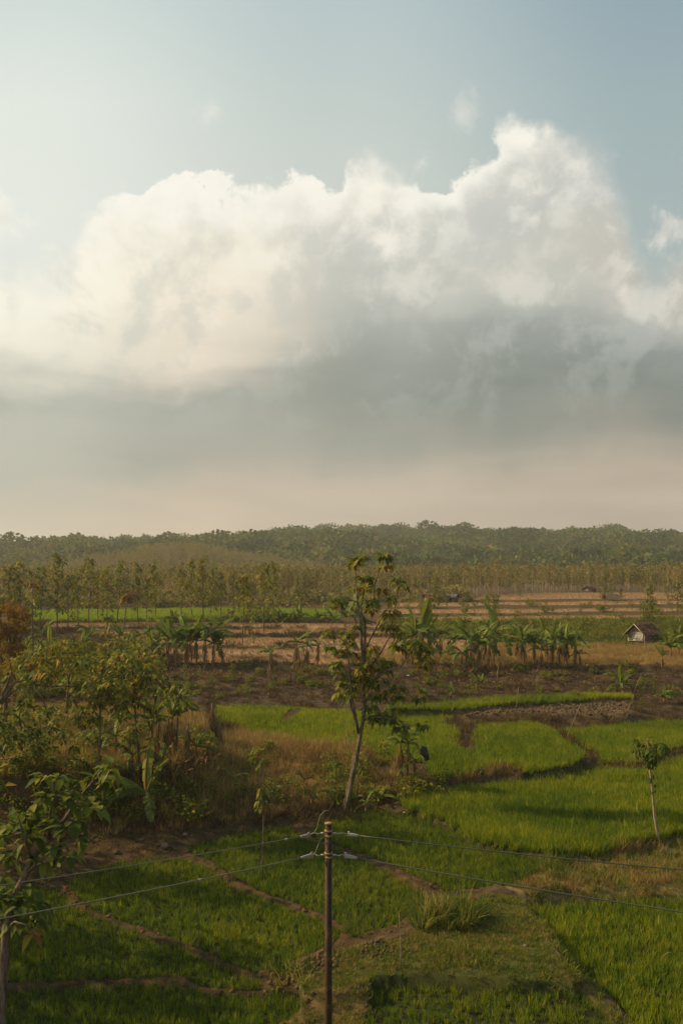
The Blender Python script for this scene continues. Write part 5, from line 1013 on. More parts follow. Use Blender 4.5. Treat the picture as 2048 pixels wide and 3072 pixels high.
# ------------------------------------------------------------------ tiled field hut
def quad_obj(name, pts, mat, parent, th=.03):
    """slab on a four-cornered outline with real thickness"""
    q = [Vector(p) for p in pts]; n_ = (q[1] - q[0]).cross(q[3] - q[0]).normalized() * th
    v = [list(p) for p in q] + [list(p + n_) for p in q]; m = M(); m.add(v, [[0, 3, 2, 1], [4, 5, 6, 7], [0, 1, 5, 4], [1, 2, 6, 5], [2, 3, 7, 6], [3, 0, 4, 7]], .5); return part(name, m.mesh(name, mat), parent)
def bar(name, a, b_, r, mat, parent):
    m = M(); m.tube([a, b_], r, 5, .4); return part(name, m.mesh(name, mat), parent)
mt, k = new_mat('woven_bamboo'); pos = k.n.new('ShaderNodeTexCoord').outputs['Object']; n1 = k.noise(pos, 3, 4); n2 = k.noise(pos, 40, 2)
MAT['bamboo'] = finish(mt, k, k.mix(k.math('ADD', k.math('MULTIPLY', n1, .7), k.math('MULTIPLY', n2, .4)), (.15, .10, .055, 1), (.34, .25, .15, 1)), .8, .1)
MAT['plaster'] = mat_plain('grey_plaster', (.20, .165, .12), .9, .05, .35, 3)
MAT['white'] = mat_plain('weathered_white_paint', (.52, .47, .38), .6, .2, .1, 5)
MAT['dark'] = mat_plain('dark_opening', (.02, .018, .015), .9, .05)
MAT['tile'] = mat_leaf('clay_tile', [(0, (.07, .045, .035)), (.5, (.17, .085, .052)), (.8, (.32, .13, .065)), (1, (.40, .20, .10))], trans=0, patch=.3, pscale=1.2, jitter=.1, rough=.9, spec=.05)
MAT['thatch'] = mat_leaf('grey_thatch', [(0, (.10, .075, .05)), (1, (.24, .18, .11))], trans=0, patch=.2, jitter=.1, rough=.95, spec=.02)
MAT['brick'] = mat_plain('brick_wall', (.26, .13, .08), .9, .05, .3, 6)
MAT['grey_roof'] = mat_plain('grey_roof', (.20, .20, .20), .8, .1, .3, 3)
def rooftiles(m, A, B_, C_, rows, cols, seed):
    """tiles laid from ridge corner A along the ridge to B_ and down to eave corner C_"""
    A, B_, C_ = [np.array(q, float) for q in (A, B_, C_)]; e1 = (B_ - A); e2 = (C_ - A); n_ = np.cross(e1, e2); n_ /= np.linalg.norm(n_); 
    if n_[2] < 0: n_ = -n_
    g = np.random.default_rng(seed); s1 = e1 / cols; s2 = e2 / rows
    for i_ in range(rows):
        for j_ in range(cols):
            p = A + s1 * (j_ + g.normal(0, .05)) + s2 * (i_ - .1); up = n_ * (.02 + g.uniform(0, .022)); lo = n_ * (.055 + g.uniform(0, .03)); t_ = np.clip(g.normal(.45, .28) + (.3 if i_ == 0 else 0), 0, 1)
            a0 = p + up; a1 = p + s1 * .94 + up; a2 = p + s1 * .94 + s2 * 1.15 + lo; a3 = p + s2 * 1.15 + lo; mid = n_ * .02
            m.add([a0, (a0 + a1) / 2 + mid, a1, a2, (a2 + a3) / 2 + mid, a3, a2 - n_ * .03, a3 - n_ * .03], [[0, 5, 4, 1], [1, 4, 3, 2], [5, 7, 6, 3]], t_)
yh = 123.0; gz = 3.3; ang = R(52); C0 = Vector((wx(1933, yh), yh, gz))
root = empty('field_hut', C0, 'small hut with red-brown tiled roof and pale front beside the dry field', 'hut')
gd = Vector((-math.cos(ang), math.sin(ang), 0)); sdv = Vector((math.sin(ang), math.cos(ang), 0)); LG, LS, HW, HA = 2.42, 2.9, 1.5, 2.55; zv = Vector((0, 0, 1))
def HP(a, s_, h): return gd * a + sdv * s_ + zv * h
# walls in boards that can be told apart
for i_ in range(4):
    a0, a1 = LG * i_ / 4, LG * (i_ + 1) / 4 - .012; f = lambda a: HW + (HA - HW) * (1 - abs(a / LG - .5) * 2) - .06
    quad_obj('wall_panel', [HP(a0, .006 * (i_ % 2), .42), HP(a1, .006 * (i_ % 2), .42), HP(a1, .006 * (i_ % 2), f(a1)), HP(a0, .006 * (i_ % 2), f(a0))], MAT['bamboo'], root, .04)
quad_obj('wall', [HP(0.01, .05, -.2), HP(.01, LS, -.2), HP(.01, LS, .62), HP(.01, .05, .62)], MAT['plaster'], root, -.12)
for i_ in range(5):
    s0, s1 = .05 + (LS - .05) * i_ / 5, .05 + (LS - .05) * (i_ + 1) / 5 - .015; quad_obj('wall_panel', [HP(.03 + .008 * (i_ % 2), s0, .63), HP(.03 + .008 * (i_ % 2), s1, .63), HP(.03 + .008 * (i_ % 2), s1, HW), HP(.03 + .008 * (i_ % 2), s0, HW)], MAT['plaster'], root, -.04)
quad_obj('back_wall', [HP(LG - .02, .05, -.2), HP(LG - .02, LS, -.2), HP(LG - .02, LS, HW), HP(LG - .02, .05, HW)], MAT['plaster'], root, .04)
quad_obj('end_wall', [HP(.1, LS, -.2), HP(LG - .1, LS, -.2), HP(LG - .1, LS, HW), HP(.1, LS, HW)], MAT['plaster'], root, -.04)
quad_obj('front_base', [HP(.06, .10, -.2), HP(LG - .06, .10, -.2), HP(LG - .06, .10, .42), HP(.06, .10, .42)], MAT['dark'], root, .04)
for h in (.20, .48): bar('rail', HP(-.05, -.10, h), HP(LG + .03, -.10, h), .030, MAT['white'], root)
bar('rail', HP(1.72, -.10, .66), HP(LG + .03, -.10, .66), .026, MAT['white'], root)
for a in (.04, 1.25, LG - .02): bar('post', HP(a, -.07, -.1), HP(a, -.07, .95 if a != .04 else HW), .030, MAT['white'], root)
wn = part('window', None, root) if False else None
m = M(); q0, q1, h0, h1 = .30, 1.70, .58, 1.52
for a, b_ in ((HP(q0, -.05, h0), HP(q1, -.05, h0)), (HP(q1, -.05, h0), HP(q1, -.05, h1)), (HP(q1, -.05, h1), HP(q0, -.05, h1)), (HP(q0, -.05, h1), HP(q0, -.05, h0))): m.tube([a, b_], .045, 4, .5)
fr = part('window', m.mesh('window_frame', MAT['white']), root)
mt, k = new_mat('faded_poster'); pos = k.n.new('ShaderNodeTexCoord').outputs['Object']; 
spz = k.n.new('ShaderNodeSeparateXYZ'); k.l.new(pos, spz.inputs[0])
figure = k.smooth(k.noise(pos, 3.2, 3, .6), .47, .56); lowz = k.smooth(spz.outputs[2], 1.12, 1.02)
lines = k.math('MULTIPLY', k.smooth(k.math('SINE', k.math('MULTIPLY', spz.outputs[2], 52.0)), .1, .5), k.smooth(spz.outputs[2], 1.15, 1.20))
cc = k.mix(k.math('MULTIPLY', figure, k.math('MULTIPLY', lowz, .8)), (.36, .35, .30, 1), (.06, .065, .06, 1)); cc = k.mix(k.math('MULTIPLY', lines, .75), cc, (.10, .09, .07, 1))
MAT['poster'] = finish(mt, k, cc, .7, .1)
m = M(); a, b_, c_, d_ = HP(q0 + .05, -.035, h0 + .05), HP(q1 - .05, -.035, h0 + .05), HP(q1 - .05, -.035, h1 - .05), HP(q0 + .05, -.035, h1 - .05); m.add([list(a), list(b_), list(c_), list(d_)], [[0, 1, 2, 3]], .5); o = put('poster_panel', m.mesh('poster_panel', MAT['poster']), fr)
# roof
ov, ovs = .45, .55; rdg0, rdg1 = HP(LG / 2, -ovs, HA + .08), HP(LG / 2, LS + .25, HA + .08); sl = (HA - HW) / (LG / 2)
ev0, ev1 = HP(-ov, -ovs, HW - sl * ov + .08), HP(-ov, LS + .25, HW - sl * ov + .08); ew0, ew1 = HP(LG + ov, -ovs, HW - sl * ov + .08), HP(LG + ov, LS + .25, HW - sl * ov + .08)
quad_obj('roof_deck', [rdg0, rdg1, ev1, ev0], MAT['dark'], root, .02); quad_obj('roof_deck', [rdg0, ew0, ew1, rdg1], MAT['dark'], root, .02)
m = M(); rooftiles(m, rdg0, rdg1, ev0, 8, 17, 1); rooftiles(m, rdg0, rdg1, ew0, 8, 17, 2); tag(part('roof_tiles', m.mesh('roof_tiles', MAT['tile']), root), kind='stuff')
m = M(); g = np.random.default_rng(2)
for i_ in range(13): 
    a = rdg0.lerp(rdg1, i_ / 13); b_ = rdg0.lerp(rdg1, (i_ + .98) / 13); m.tube([a + zv * (.03 + g.uniform(0, .03)), b_ + zv * .05], .075, 6, float(g.uniform(.5, 1)))
part('ridge_tiles', m.mesh('ridge_tiles', MAT['tile']), root)
for s_ in (-ovs - .02, -ovs + .42):
    for e_, sgn in ((-ov, 1), (LG + ov, -1)):
        a = HP(LG / 2, s_, HA + .02); b_ = HP(e_, s_, HW - sl * ov + .02); bar('barge_board', a, b_, .035, MAT['white'] if s_ < -ovs + .1 or sgn > 0 else MAT['plaster'], root)

# far sheds
def shed(name, u, y, wpx, hpx, lb, wall, roof, ang_=.3, depth=2.6, rh=.45, v=None):
    x = wx(u, y); z = float(zt(x, y)); r_ = empty(name, (x, y, z), lb, 'shed', None, ang_); w_ = px_h(y, wpx); h = px_h(y, hpx) * (1 - rh); H = px_h(y, hpx)
    m = M(); m.box((0, 0, h / 2 - .1), (w_, depth, h + .2), .5); part('wall', m.mesh('wall', wall), r_)
    m = M(); m.box((w_ * .18, -depth / 2 - .015, h * .42), (w_ * .2, .04, h * .84), .5); part('door', m.mesh('door', MAT['dark']), r_)
    m = M(); a = .35
    for sg in (-1, 1):
        rooftiles(m, (-w_ / 2 - a, 0, H), (w_ / 2 + a, 0, H), (-w_ / 2 - a, sg * (depth / 2 + a), h - .05), 6, 12, 3)
        m.add([(-w_ / 2 - a, 0, H - .02), (w_ / 2 + a, 0, H - .02), (w_ / 2 + a, sg * (depth / 2 + a), h - .07), (-w_ / 2 - a, sg * (depth / 2 + a), h - .07)], [[0, 1, 2, 3]], .2)
    part('roof', m.mesh('roof', roof), r_)
    m = M()
    for sg in (-1, 1): m.add([(sg * w_ / 2, -depth / 2, h), (sg * w_ / 2, depth / 2, h), (sg * w_ / 2, 0, H - .05)], [[0, 1, 2, 0]], .4)
    part('gable', m.mesh('gable', wall), r_)
shed('brick_shed', 1294, 178, 34, 26, 'small far shed with an orange brick wall and low tiled roof', MAT['brick'], MAT['tile'], .15)
shed('grey_shed', 1350, 178, 34, 22, 'small far shed with a grey roof right of the brick one', MAT['plaster'], MAT['grey_roof'], -.35)
shed('wood_shed', 1768, 236, 22, 19, 'far tiled shed half hidden among the plantation trees', MAT['plaster'], MAT['tile'], .6)
y_ = 176; x = wx(1832, y_); z = float(zt(x, y_)); r_ = empty('thatched_shelter', (x, y_, z), 'open thatched shelter on thin posts under the dark round tree', 'shelter', None, .2, .8)
for sx in (-1, 1):
    for sy in (-1, 1): bar('post', (sx * 1.0, sy * .8, -.1), (sx * 1.0, sy * .8, 1.15), .05, MAT['bark'], r_)
m = M(); m.box((0, 0, .5), (2.1, 1.7, .07), .3); part('platform', m.mesh('platform', MAT['bark']), r_)
m = M(); g = np.random.default_rng(3); 
for sg in (-1, 1): 
    m.add([(-1.6, 0, 1.95), (1.6, 0, 1.85), (1.75, sg * 1.3, 1.0), (-1.75, sg * 1.3, 1.05)], [[0, 1, 2, 3]], .3)
    n_ = 260; b_ = np.stack([g.uniform(-1.65, 1.65, n_), sg * g.uniform(0, 1.15, n_), np.zeros(n_)], -1); b_[:, 2] = 1.93 - np.abs(b_[:, 1]) * .72; m.leaves(b_, np.stack([g.normal(0, .2, n_), np.full(n_, sg * 1.0), np.full(n_, -.6)], -1), .5, .08, .2, g.uniform(0, 1, n_), 'blade')
part('roof', m.mesh('roof', MAT['thatch']), r_)

# ------------------------------------------------------------------ utility pole, clamps and cables
mt, k = new_mat('brown_weathered_pole'); pos = k.n.new('ShaderNodeTexCoord').outputs['Object']; mp = k.n.new('ShaderNodeMapping'); k.l.new(pos, mp.inputs[0]); mp.inputs['Scale'].default_value = (1, 1, .08)
st_ = k.noise(mp.outputs[0], 30, 5, .65); sp_ = k.noise(pos, 7, 5, .7)
MAT['pole'] = finish(mt, k, k.mix(k.smooth(sp_, .52, .68), k.mix(k.smooth(st_, .35, .65), (.024, .014, .008, 1), (.050, .027, .015, 1)), (.09, .05, .027, 1)), .65, .2, bump=st_, bstr=.15)
MAT['steel'] = mat_plain('galvanised_steel', (.36, .33, .27), .5, .4, .15, 12, .3)
MAT['band'] = mat_plain('rusty_band', (.30, .17, .07), .6, .3, .25, 20)
MAT['clamp'] = mat_plain('grey_clamp', (.25, .24, .22), .5, .4, .08, 14)
MAT['cable'] = mat_plain('black_cable', (.035, .042, .028), .5, .4, .2, 5)
MAT['cable2'] = mat_plain('weathered_cable', (.16, .15, .10), .6, .3, .2, 5)
yp = 20.0; xp = wx(985, yp); zb = float(zt(xp, yp)); ztop = CAMZ - (2470 - HZ) / FPX * yp
pole = empty('utility_pole', (xp, yp, zb), 'dark brown round utility pole standing alone in the foreground', 'pole'); ph = ztop - zb
m = M(); m.tube([[0, 0, -.4], [0, 0, ph * .5], [0, 0, ph - .012]], [.080, .072, .066], 20, .5); part('shaft', m.mesh('shaft', MAT['pole'], True), pole)
m = M(); m.tube([[0, 0, ph - .012], [0, 0, ph + .012], [0, 0, ph + .02]], [.078, .078, .06], 20, .5); part('cap', m.mesh('cap', MAT['band']), pole)
for vv, in ((2492,), (2507,), (2559,), (2571,)):
    zq = CAMZ - (vv - HZ) / FPX * yp - zb; m = M(); m.tube([[0, 0, zq - .018], [0, 0, zq + .018]], .082, 20, .5); m.box((0, -.088, zq), (.03, .02, .03), .5); part('band', m.mesh('band', MAT['band'], False), pole)
for vv in (2499.5, 2565):
    zq = CAMZ - (vv - HZ) / FPX * yp - zb
    for sg in (-1, 1):
        m = M(); m.tube([[sg * .07, 0, zq], [sg * .15, -.02, zq + .005]], .022, 6, .5); m.tube([[sg * .15, -.02, zq + .005], [sg * .215, -.04, zq - .006], [sg * .25, -.04, zq + .012]], [.012, .011, .008], 6, .5); part('hook', m.mesh('hook', MAT['steel'], True), pole)
def cable(name, v_at, u_c, v_c, u_e, v_e, y_e, lb, mat, rad, conn=None, wedge=1.0):
    """cable from the clamp (u_c, v_c) by the pole to the frame edge (u_e, v_e) at depth y_e, continuing outside"""
    sg = -1 if u_c < 985 else 1
    a = np.array(D(985 + sg * 33, v_at, yp - .04)); b_ = np.array(D(u_c, v_c, yp - .08)); e = np.array(D(u_e, v_e, y_e)); far = b_ + (e - b_) * 2.4; far[2] += .35
    r_ = empty(name, a, lb, 'cable'); n_ = 30; s_ = np.linspace(0, 1, n_)
    ln = b_ + (far - b_) * s_[:, None]
    k_ = 1 / 2.4; corr = 0.35 * k_; 
    sag = ln[:, 2] - 0.0; ln[:, 2] = b_[2] + (far[2] - b_[2]) * s_; ln[:, 2] -= (0.35 * k_) * (s_ / k_) * 1.0 * (1 - s_) / (1 - k_)
    m = M(); m.tube(ln - a, rad, 7, .4); part('wire', m.mesh('wire', mat, True), r_)
    d = (ln[1] - ln[0]); d /= np.linalg.norm(d); c0_ = b_ - d * .02; up = np.array([0, 0, 1.0]); sd_ = np.cross(d, up); sd_ /= np.linalg.norm(sd_); up2 = np.cross(sd_, d)
    x0, x1 = c0_ - d * .115 * wedge, c0_ + d * .115 * wedge; h0_, h1_ = .036 * wedge, .022; w_ = .024
    v = [x0 - sd_ * w_ - up2 * h0_, x0 + sd_ * w_ - up2 * h0_, x0 + sd_ * w_ + up2 * h0_, x0 - sd_ * w_ + up2 * h0_, x1 - sd_ * w_ * .7 - up2 * h1_, x1 + sd_ * w_ * .7 - up2 * h1_, x1 + sd_ * w_ * .7 + up2 * h1_, x1 - sd_ * w_ * .7 + up2 * h1_]
    m = M(); m.add(np.array(v) - a, [[0, 3, 2, 1], [4, 5, 6, 7], [0, 1, 5, 4], [1, 2, 6, 5], [2, 3, 7, 6], [3, 0, 4, 7]], .5)
    me = m.mesh('clamp', MAT['clamp']); o = part('clamp', me, r_); bv = o.modifiers.new('bevel', 'BEVEL'); bv.width = .008; bv.segments = 2
    m = M(); m.tube([x0 - a, x0 - d * .05 + up * .012 - a, (a + x0) / 2 + up * .012 - a, np.zeros(3)], .008, 6, .5); part('bail', m.mesh('bail', MAT['steel'], True), r_)
    m = M(); q = x0 + d * .02 + up2 * (h0_ + .012) - a; m.tube([q - d * .02, q + d * .025], .014, 6, .5); part('bolt', m.mesh('bolt', MAT['clamp'], True), r_)
    if conn:
        t_ = np.interp(conn, [u_c, u_e] if u_c < u_e else [u_e, u_c], [0, k_] if u_c < u_e else [k_, 0]); q = b_ + (far - b_) * t_; q[2] = np.interp(t_, s_, ln[:, 2]); m = M(); m.tube([q - a - d * .03 , q - a + d * .03], .020, 6, .5); part('connector', m.mesh('connector', MAT['clamp'], True), r_)
cable('power_cable', 2499, 913, 2508, 0, 2656, 16.2, 'upper left power cable running from the pole to the left edge', MAT['cable2'], .0085, 848)
cable('power_cable', 2565, 918, 2570, 0, 2757, 16.4, 'lower left power cable running from the pole to the left edge', MAT['cable2'], .0115, 560, 1.25)
cable('power_cable', 2499, 1062, 2505, 2048, 2610, 17.7, 'upper right power cable running from the pole to the right edge', MAT['cable'], .011)
cable('power_cable', 2565, 1055, 2571, 2048, 2737, 16.8, 'lower right power cable running from the pole to the right edge', MAT['cable'], .0125, None, 1.25)
stick('jumper_cable', [(931, 2503), (943, 2498), (951, 2485), (956, 2462), (962, 2445), (972, 2434), (986, 2431)], yp - .05, (.011, .010), 'looped bare cable end curling up above the upper left clamp', 'cable', MAT['cable2'])
stick('jumper_cable', [(936, 2566), (946, 2558), (953, 2540), (959, 2522), (968, 2512), (976, 2510)], yp - .05, (.013, .012), 'short curved cable joining the lower left clamp to the pole', 'cable', MAT['cable2'])

# ------------------------------------------------------------------ small things
stick('bamboo_stick', [(1698, 2216), (1718, 2165), (1741, 2112)], float(G(1700, 2230).y), (.022, .015), 'bamboo stick leaning right over the corner of the curved terrace', 'stick')
stick('bamboo_stick', [(1546, 2128), (1551, 2095), (1554, 2062)], float(G(1546, 2140).y), (.02, .014), 'thin upright stick in the strip of rice below the brown slope', 'stick')
stick('bamboo_stick', [(1901, 2075), (1912, 2045), (1921, 2025)], float(G(1901, 2085).y), (.02, .014), 'thin slanting stick on the right part of the brown slope', 'stick')
stick('marker_stick', [(1201, 2905), (1202, 2850), (1200, 2800), (1196, 2735)], float(G(1201, 2905).y), (.02, .010), 'thin upright bamboo stick standing in the short grass right of the pole', 'stick')
stick('dry_leaf_blade', [(1978, 2886), (1988, 2868), (2000, 2858), (2010, 2857)], float(G(1978, 2900).y), (.006, .012), 'single curled straw-coloured leaf standing above the bottom right rice', 'leaf')
stick('stump', [(1312, 2030 - 0), (1312, 2010)], 96, (.10, .08), 'pale stump on top of the brown slope below the central tree leaves', 'stump') if False else None
p_ = G(1492, 2035); 
stick('dead_branch', [(1492, 2045), (1490, 2020), (1494, 2002), (1489, 1990)], float(G(1492, 2048).y), (.05, .02), 'forked pale dead stump hanging under the left banana clump', 'branch')
# black sack held by the short banana
b_ = D(1272, 2258, 52.9); m = M(); g = np.random.default_rng(9); n_ = 12
prof_ = [(-.42, .10), (-.36, .22), (-.15, .25), (.05, .23), (.22, .20), (.30, .22), (.31, .17), (.12, .12)]
rings = []
for z_, r_q in prof_:
    a = np.linspace(0, 6.283, n_, endpoint=False); rings.append(np.stack([np.cos(a) * r_q * (1 + g.normal(0, .07, n_)) + z_ * -.18, np.sin(a) * r_q * .7, np.full(n_, z_) + g.normal(0, .015, n_)], -1))
v = np.concatenate(rings); i = np.arange(len(prof_) - 1)[:, None] * n_; j = np.arange(n_)[None]; j2 = (j + 1) % n_
m.add(v, np.stack([i + j, i + j2, i + n_ + j2, i + n_ + j], -1).reshape(-1, 4), .5)
m.add(rings[0].mean(0)[None], np.zeros((0, 4), int), .5); m.f.append(np.stack([np.full(n_, n_ * len(prof_)), (np.arange(n_) + 1) % n_, np.arange(n_), np.full(n_, n_ * len(prof_))], -1))
mt = mat_plain('black_plastic', (.008, .008, .009), .35, .5, .2, 8)
tag(put('black_sack', m.mesh('black_sack', mt, True), None, b_), 'black plastic sack hanging on the short banana on the earth shelf', 'sack')
def rock(u, v, rpx, lb, mat, seed, cat='rock', name='rock', flat=.75):
    p_ = G(u, v); r_q = px_h(p_.y, rpx); g = np.random.default_rng(seed); m = M(); nn, mmr = 12, 8; vv = []
    for a in range(mmr + 1):
        th_ = math.pi * a / mmr
        for b2 in range(nn):
            ph_ = 2 * math.pi * b2 / nn; d = np.array([math.sin(th_) * math.cos(ph_), math.sin(th_) * math.sin(ph_), math.cos(th_) * flat]); k_ = 1 + .18 * math.sin(3 * ph_ + seed) * math.sin(2 * th_) + (g.normal(0, .05) if 0 < a < mmr else 0); vv.append(d * r_q * k_)
    i = np.arange(mmr)[:, None] * nn; j = np.arange(nn)[None]; j2 = (j + 1) % nn; m.add(vv, np.stack([i + j, i + nn + j, i + nn + j2, i + j2], -1).reshape(-1, 4), .5)
    return tag(put(name, m.mesh(name, mat, True), None, p_ + Vector((0, 0, r_q * .35))), lb, cat)
MAT['rock'] = mat_plain('brown_stone', (.17, .12, .08), .9, .1, .3, 7); MAT['litter'] = mat_plain('pale_litter', (.55, .52, .46), .7, .2, .1, 6)
rock(495, 2545, 13, 'rounded brown boulder at the foot of the dark bank', MAT['rock'], 3)
rock(556, 2512, 8, 'small brown stone right of the boulder at the foot of the bank', MAT['rock'], 5)
rock(1575, 2842, 6, 'small grey stone lying on the short grass verge', MAT['rock'], 7, flat=.6)
rock(1224, 2030, 5, 'pale round husk on top of the brown slope', MAT['litter'], 9, 'husk', 'coconut_husk')
for u, v, r_q, lb in [(1212, 2441, 4, 'white scrap on the bund left of the big rice plot'), (302, 2718, 4, 'pale scrap on the diagonal bund at left'), (475, 2802, 4, 'pale scrap farther down the diagonal bund at left'), (1565, 1962, 4, 'white scrap under the middle banana clump'), (1925, 2042, 4, 'white scrap on the brown slope near the slanting stick'), (190, 2055, 5, 'pinkish white scrap caught among the grey limbs at left')]:
    rock(u, v, r_q, lb, MAT['litter'], int(u), 'litter', 'scrap', .4)
# heaps of earth and dug clods beside the pole
def heap(u, v, n_, r_m, sz, lb, seed, mat='rock'):
    g = np.random.default_rng(seed); p_ = G(u, v); m = M()
    for i_ in range(n_):
        q = g.normal(0, r_m / 2, 2); c = np.array([q[0], q[1], float(zt(p_.x + q[0], p_.y + q[1])) - p_.z + g.uniform(0, .12) * max(0, 1 - np.hypot(*q) / r_m)]); d = g.uniform(.6, 1.4, 3) * sz; A = np.linalg.qr(g.normal(0, 1, (3, 3)))[0]; m.box(c, d, float(g.uniform(0, 1)), A)
    return tag(put('earth_clods', m.mesh('earth_clods', MAT['clod']), None, p_), lb, 'earth', None, 'stuff')
MAT['clod'] = mat_plain('earth_clod', (.115, .072, .042), .95, .03, .45, 5)
heap(930, 2890, 130, 1.1, .10, 'heap of broken earth clods left of the pole', 1); heap(1140, 2850, 90, 1.2, .07, 'dry litter and clods along the upper edge of the short grass', 2)
heap(1400, 2730, 60, .9, .07, 'clods at the head of the foot path', 3); heap(1250, 2350, 160, 1.0, .12, 'root-bound earth lumps under the banana on the earth shelf', 4); heap(1285, 2365, 90, .8, .10, 'earth lumps falling from the right side of the shelf', 5)
g = np.random.default_rng(31)
for (nm_, n_, sz, lb) in (('rocky', 420, .13, 'broken dry mud clods on the grey bank above the curved terrace'),):
    pw = np.array(PW[nm_]); x0_, y0_ = pw.min(0); x1_, y1_ = pw.max(0); q = g.uniform((x0_, y0_), (x1_, y1_), (n_ * 4, 2)); q = q[pip(PW[nm_], q[:, 0], q[:, 1])][:n_]; m = M(); zq = zt(q[:, 0], q[:, 1])
    for a, b2 in zip(q, zq): m.box((a[0], a[1], b2), g.uniform(.5, 1.5, 3) * sz * [1.3, 1.3, .9], .5, np.linalg.qr(g.normal(0, .4, (3, 3)) + np.eye(3))[0])
    MAT['mud'] = mat_plain('grey_mud', (.10, .070, .042), .95, .03, .3, 2)
    tag(put('dry_mud_clods', m.mesh('dry_mud_clods', MAT['mud'])), lb, 'earth', None, 'stuff')
# tall reed clumps
source('reed', None, [tuft(46, 1.25, .022, .16, .75, (.35, .2), 'blade', (.2, .9), seed=i_ + 80).mesh('reed_tuft', MAT['grass']) for i_ in range(3)])
source('plume', None, [tuft(12, 1.6, .05, .12, .45, (.85, .12), 'leaf', (.1, .4), seed=i_ + 90).mesh('plume_tuft', MAT['straw']) for i_ in range(2)])
def clump(pts, key, scl, lb, name='reed_clump', cat='reeds'):
    q = [G(u, v) for u, v in pts]; scatter(name, key, np.array([[a.x, a.y, a.z] for a in q]), scl, lb, cat)
g = np.random.default_rng(55)
def cloud(u0, u1, v0, v1, n_): return [(g.uniform(u0, u1), g.uniform(v0, v1)) for _ in range(n_)]
clump(cloud(1250, 1440, 2730, 2790, 46), 'reed', g.uniform(.8, 1.35, 46), 'tall reedy grass clump on the ditch edge right of the pole')
clump(cloud(1275, 1345, 2740, 2775, 9), 'plume', g.uniform(.6, .95, 9), 'pale seed plumes rising from the reedy clump right of the pole', 'grass_plumes')
clump(cloud(1010, 1090, 2770, 2820, 10), 'reed', g.uniform(.35, .6, 10), 'small blue-green reed clump right beside the pole')
clump(cloud(1620, 1700, 2590, 2640, 16), 'reed', g.uniform(.5, .85, 16), 'bright yellowish grass clump at the corner of the big rice plot')
clump(cloud(1640, 2048, 2570, 2620, 44), 'reed', g.uniform(.35, .65, 44), 'ragged tall grass along the edge below the papaya tree')
clump(cloud(1840, 1990, 2545, 2575, 22), 'straw', g.uniform(.7, 1.2, 22), 'pale dry grass at the foot of the papaya tree', 'grass_clump', 'grass')
clump(cloud(830, 930, 2890, 2960, 14), 'grass', g.uniform(1.2, 2.2, 14), 'leafy weeds on the earth heap left of the pole', 'weeds', 'weeds')
clump(cloud(1300, 1480, 2850, 2900, 40), 'grass', g.uniform(.9, 1.5, 40), 'dark low creeping weeds in the middle of the short grass', 'weeds', 'weeds')
clump(cloud(0, 560, 2210, 2330, 150), 'grass', g.uniform(1.6, 3.0, 150), 'tall yellow-green grass on the front of the mound at left', 'tall_grass', 'grass')
clump(cloud(1100, 1320, 2380, 2400, 1) + cloud(1000, 1190, 2290, 2380, 60), 'straw', g.uniform(.5, 1.0, 61), 'dry grass between the tall teak and the earth shelf', 'dry_grass', 'grass')
clump(cloud(560, 1080, 2390, 2470, 160), 'scrub', g.uniform(.8, 1.6, 160), 'brown undergrowth at the foot of the mound', 'brown_scrub', 'scrub')
source('dead_leaf', None, [tuft(16, .8, .12, .5, 1.5, (.6, .25), 'leaf', (.1, .5), seed=i_ + 95).mesh('leaf_litter', MAT['deadleaf']) for i_ in range(3)])
clump(cloud(1360, 1740, 1995, 2025, 110) + cloud(1200, 1360, 2000, 2030, 20), 'dead_leaf', g.uniform(.5, 1.1, 130), 'dead banana leaves littering the ground under the banana row', 'leaf_litter', 'litter')
clump(cloud(440, 700, 1990, 2040, 60), 'dead_leaf', g.uniform(.5, 1.1, 60), 'dead banana leaves under the left-hand clump', 'leaf_litter', 'litter')
clump(cloud(440, 620, 2230, 2340, 60), 'dead_leaf', g.uniform(.7, 1.4, 60), 'heap of dead brown banana leaves on the mound', 'leaf_litter', 'litter')
# shrubs filling the bank
source('bush', None, [crown(230, .9, .8, .24, 720 + i_, None, (.50, .2)).mesh('bush', MAT['teak']) for i_ in range(4)])
clump(cloud(-30, 330, 2130, 2330, 50) + cloud(330, 640, 2330, 2480, 14) + cloud(0, 330, 2380, 2500, 10), 'bush', g.uniform(.25, .85, 74), 'dark leafy bushes in the tangle on the mound', 'bushes', 'bushes')
clump(cloud(0, 470, 1960, 2100, 90), 'bush', g.uniform(.7, 1.7, 90), 'olive bushes between the tangled trees and the dry terraces', 'bushes', 'bushes')
clump(cloud(980, 1160, 2240, 2420, 34) + cloud(1180, 1330, 2330, 2400, 16), 'bush', g.uniform(.2, .6, 50), 'small leafy shoots around the foot of the central tree', 'bushes', 'bushes')
clump(cloud(420, 700, 2210, 2460, 150), 'straw', g.uniform(1.0, 2.2, 150), 'tall reddish-brown dead stalks on the mound under the bananas', 'dead_stalks', 'grass')
clump(cloud(560, 1080, 2220, 2400, 260), 'straw', g.uniform(.8, 1.7, 260), 'tall dry grass on the face of the mound', 'dry_grass', 'grass')
clump(cloud(540, 2048, 2000, 2100, 90) + cloud(560, 1050, 2240, 2420, 40) + cloud(300, 600, 2020, 2130, 40), 'bush', g.uniform(.18, .6, 170), 'small green shrubs dotted over the bare brown slope', 'bushes', 'bushes')
clump(cloud(540, 2048, 1995, 2105, 160), 'dead_leaf', g.uniform(.3, .7, 160), 'withered leaves and twigs lying on the bare brown slope', 'leaf_litter', 'litter')
clump(cloud(1180, 2048, 1860, 1930, 60) + cloud(1180, 2048, 1805, 1850, 26), 'bush', g.uniform(.4, 1.0, 86), 'low shrubs along the edges of the right-hand terraces', 'bushes', 'bushes')
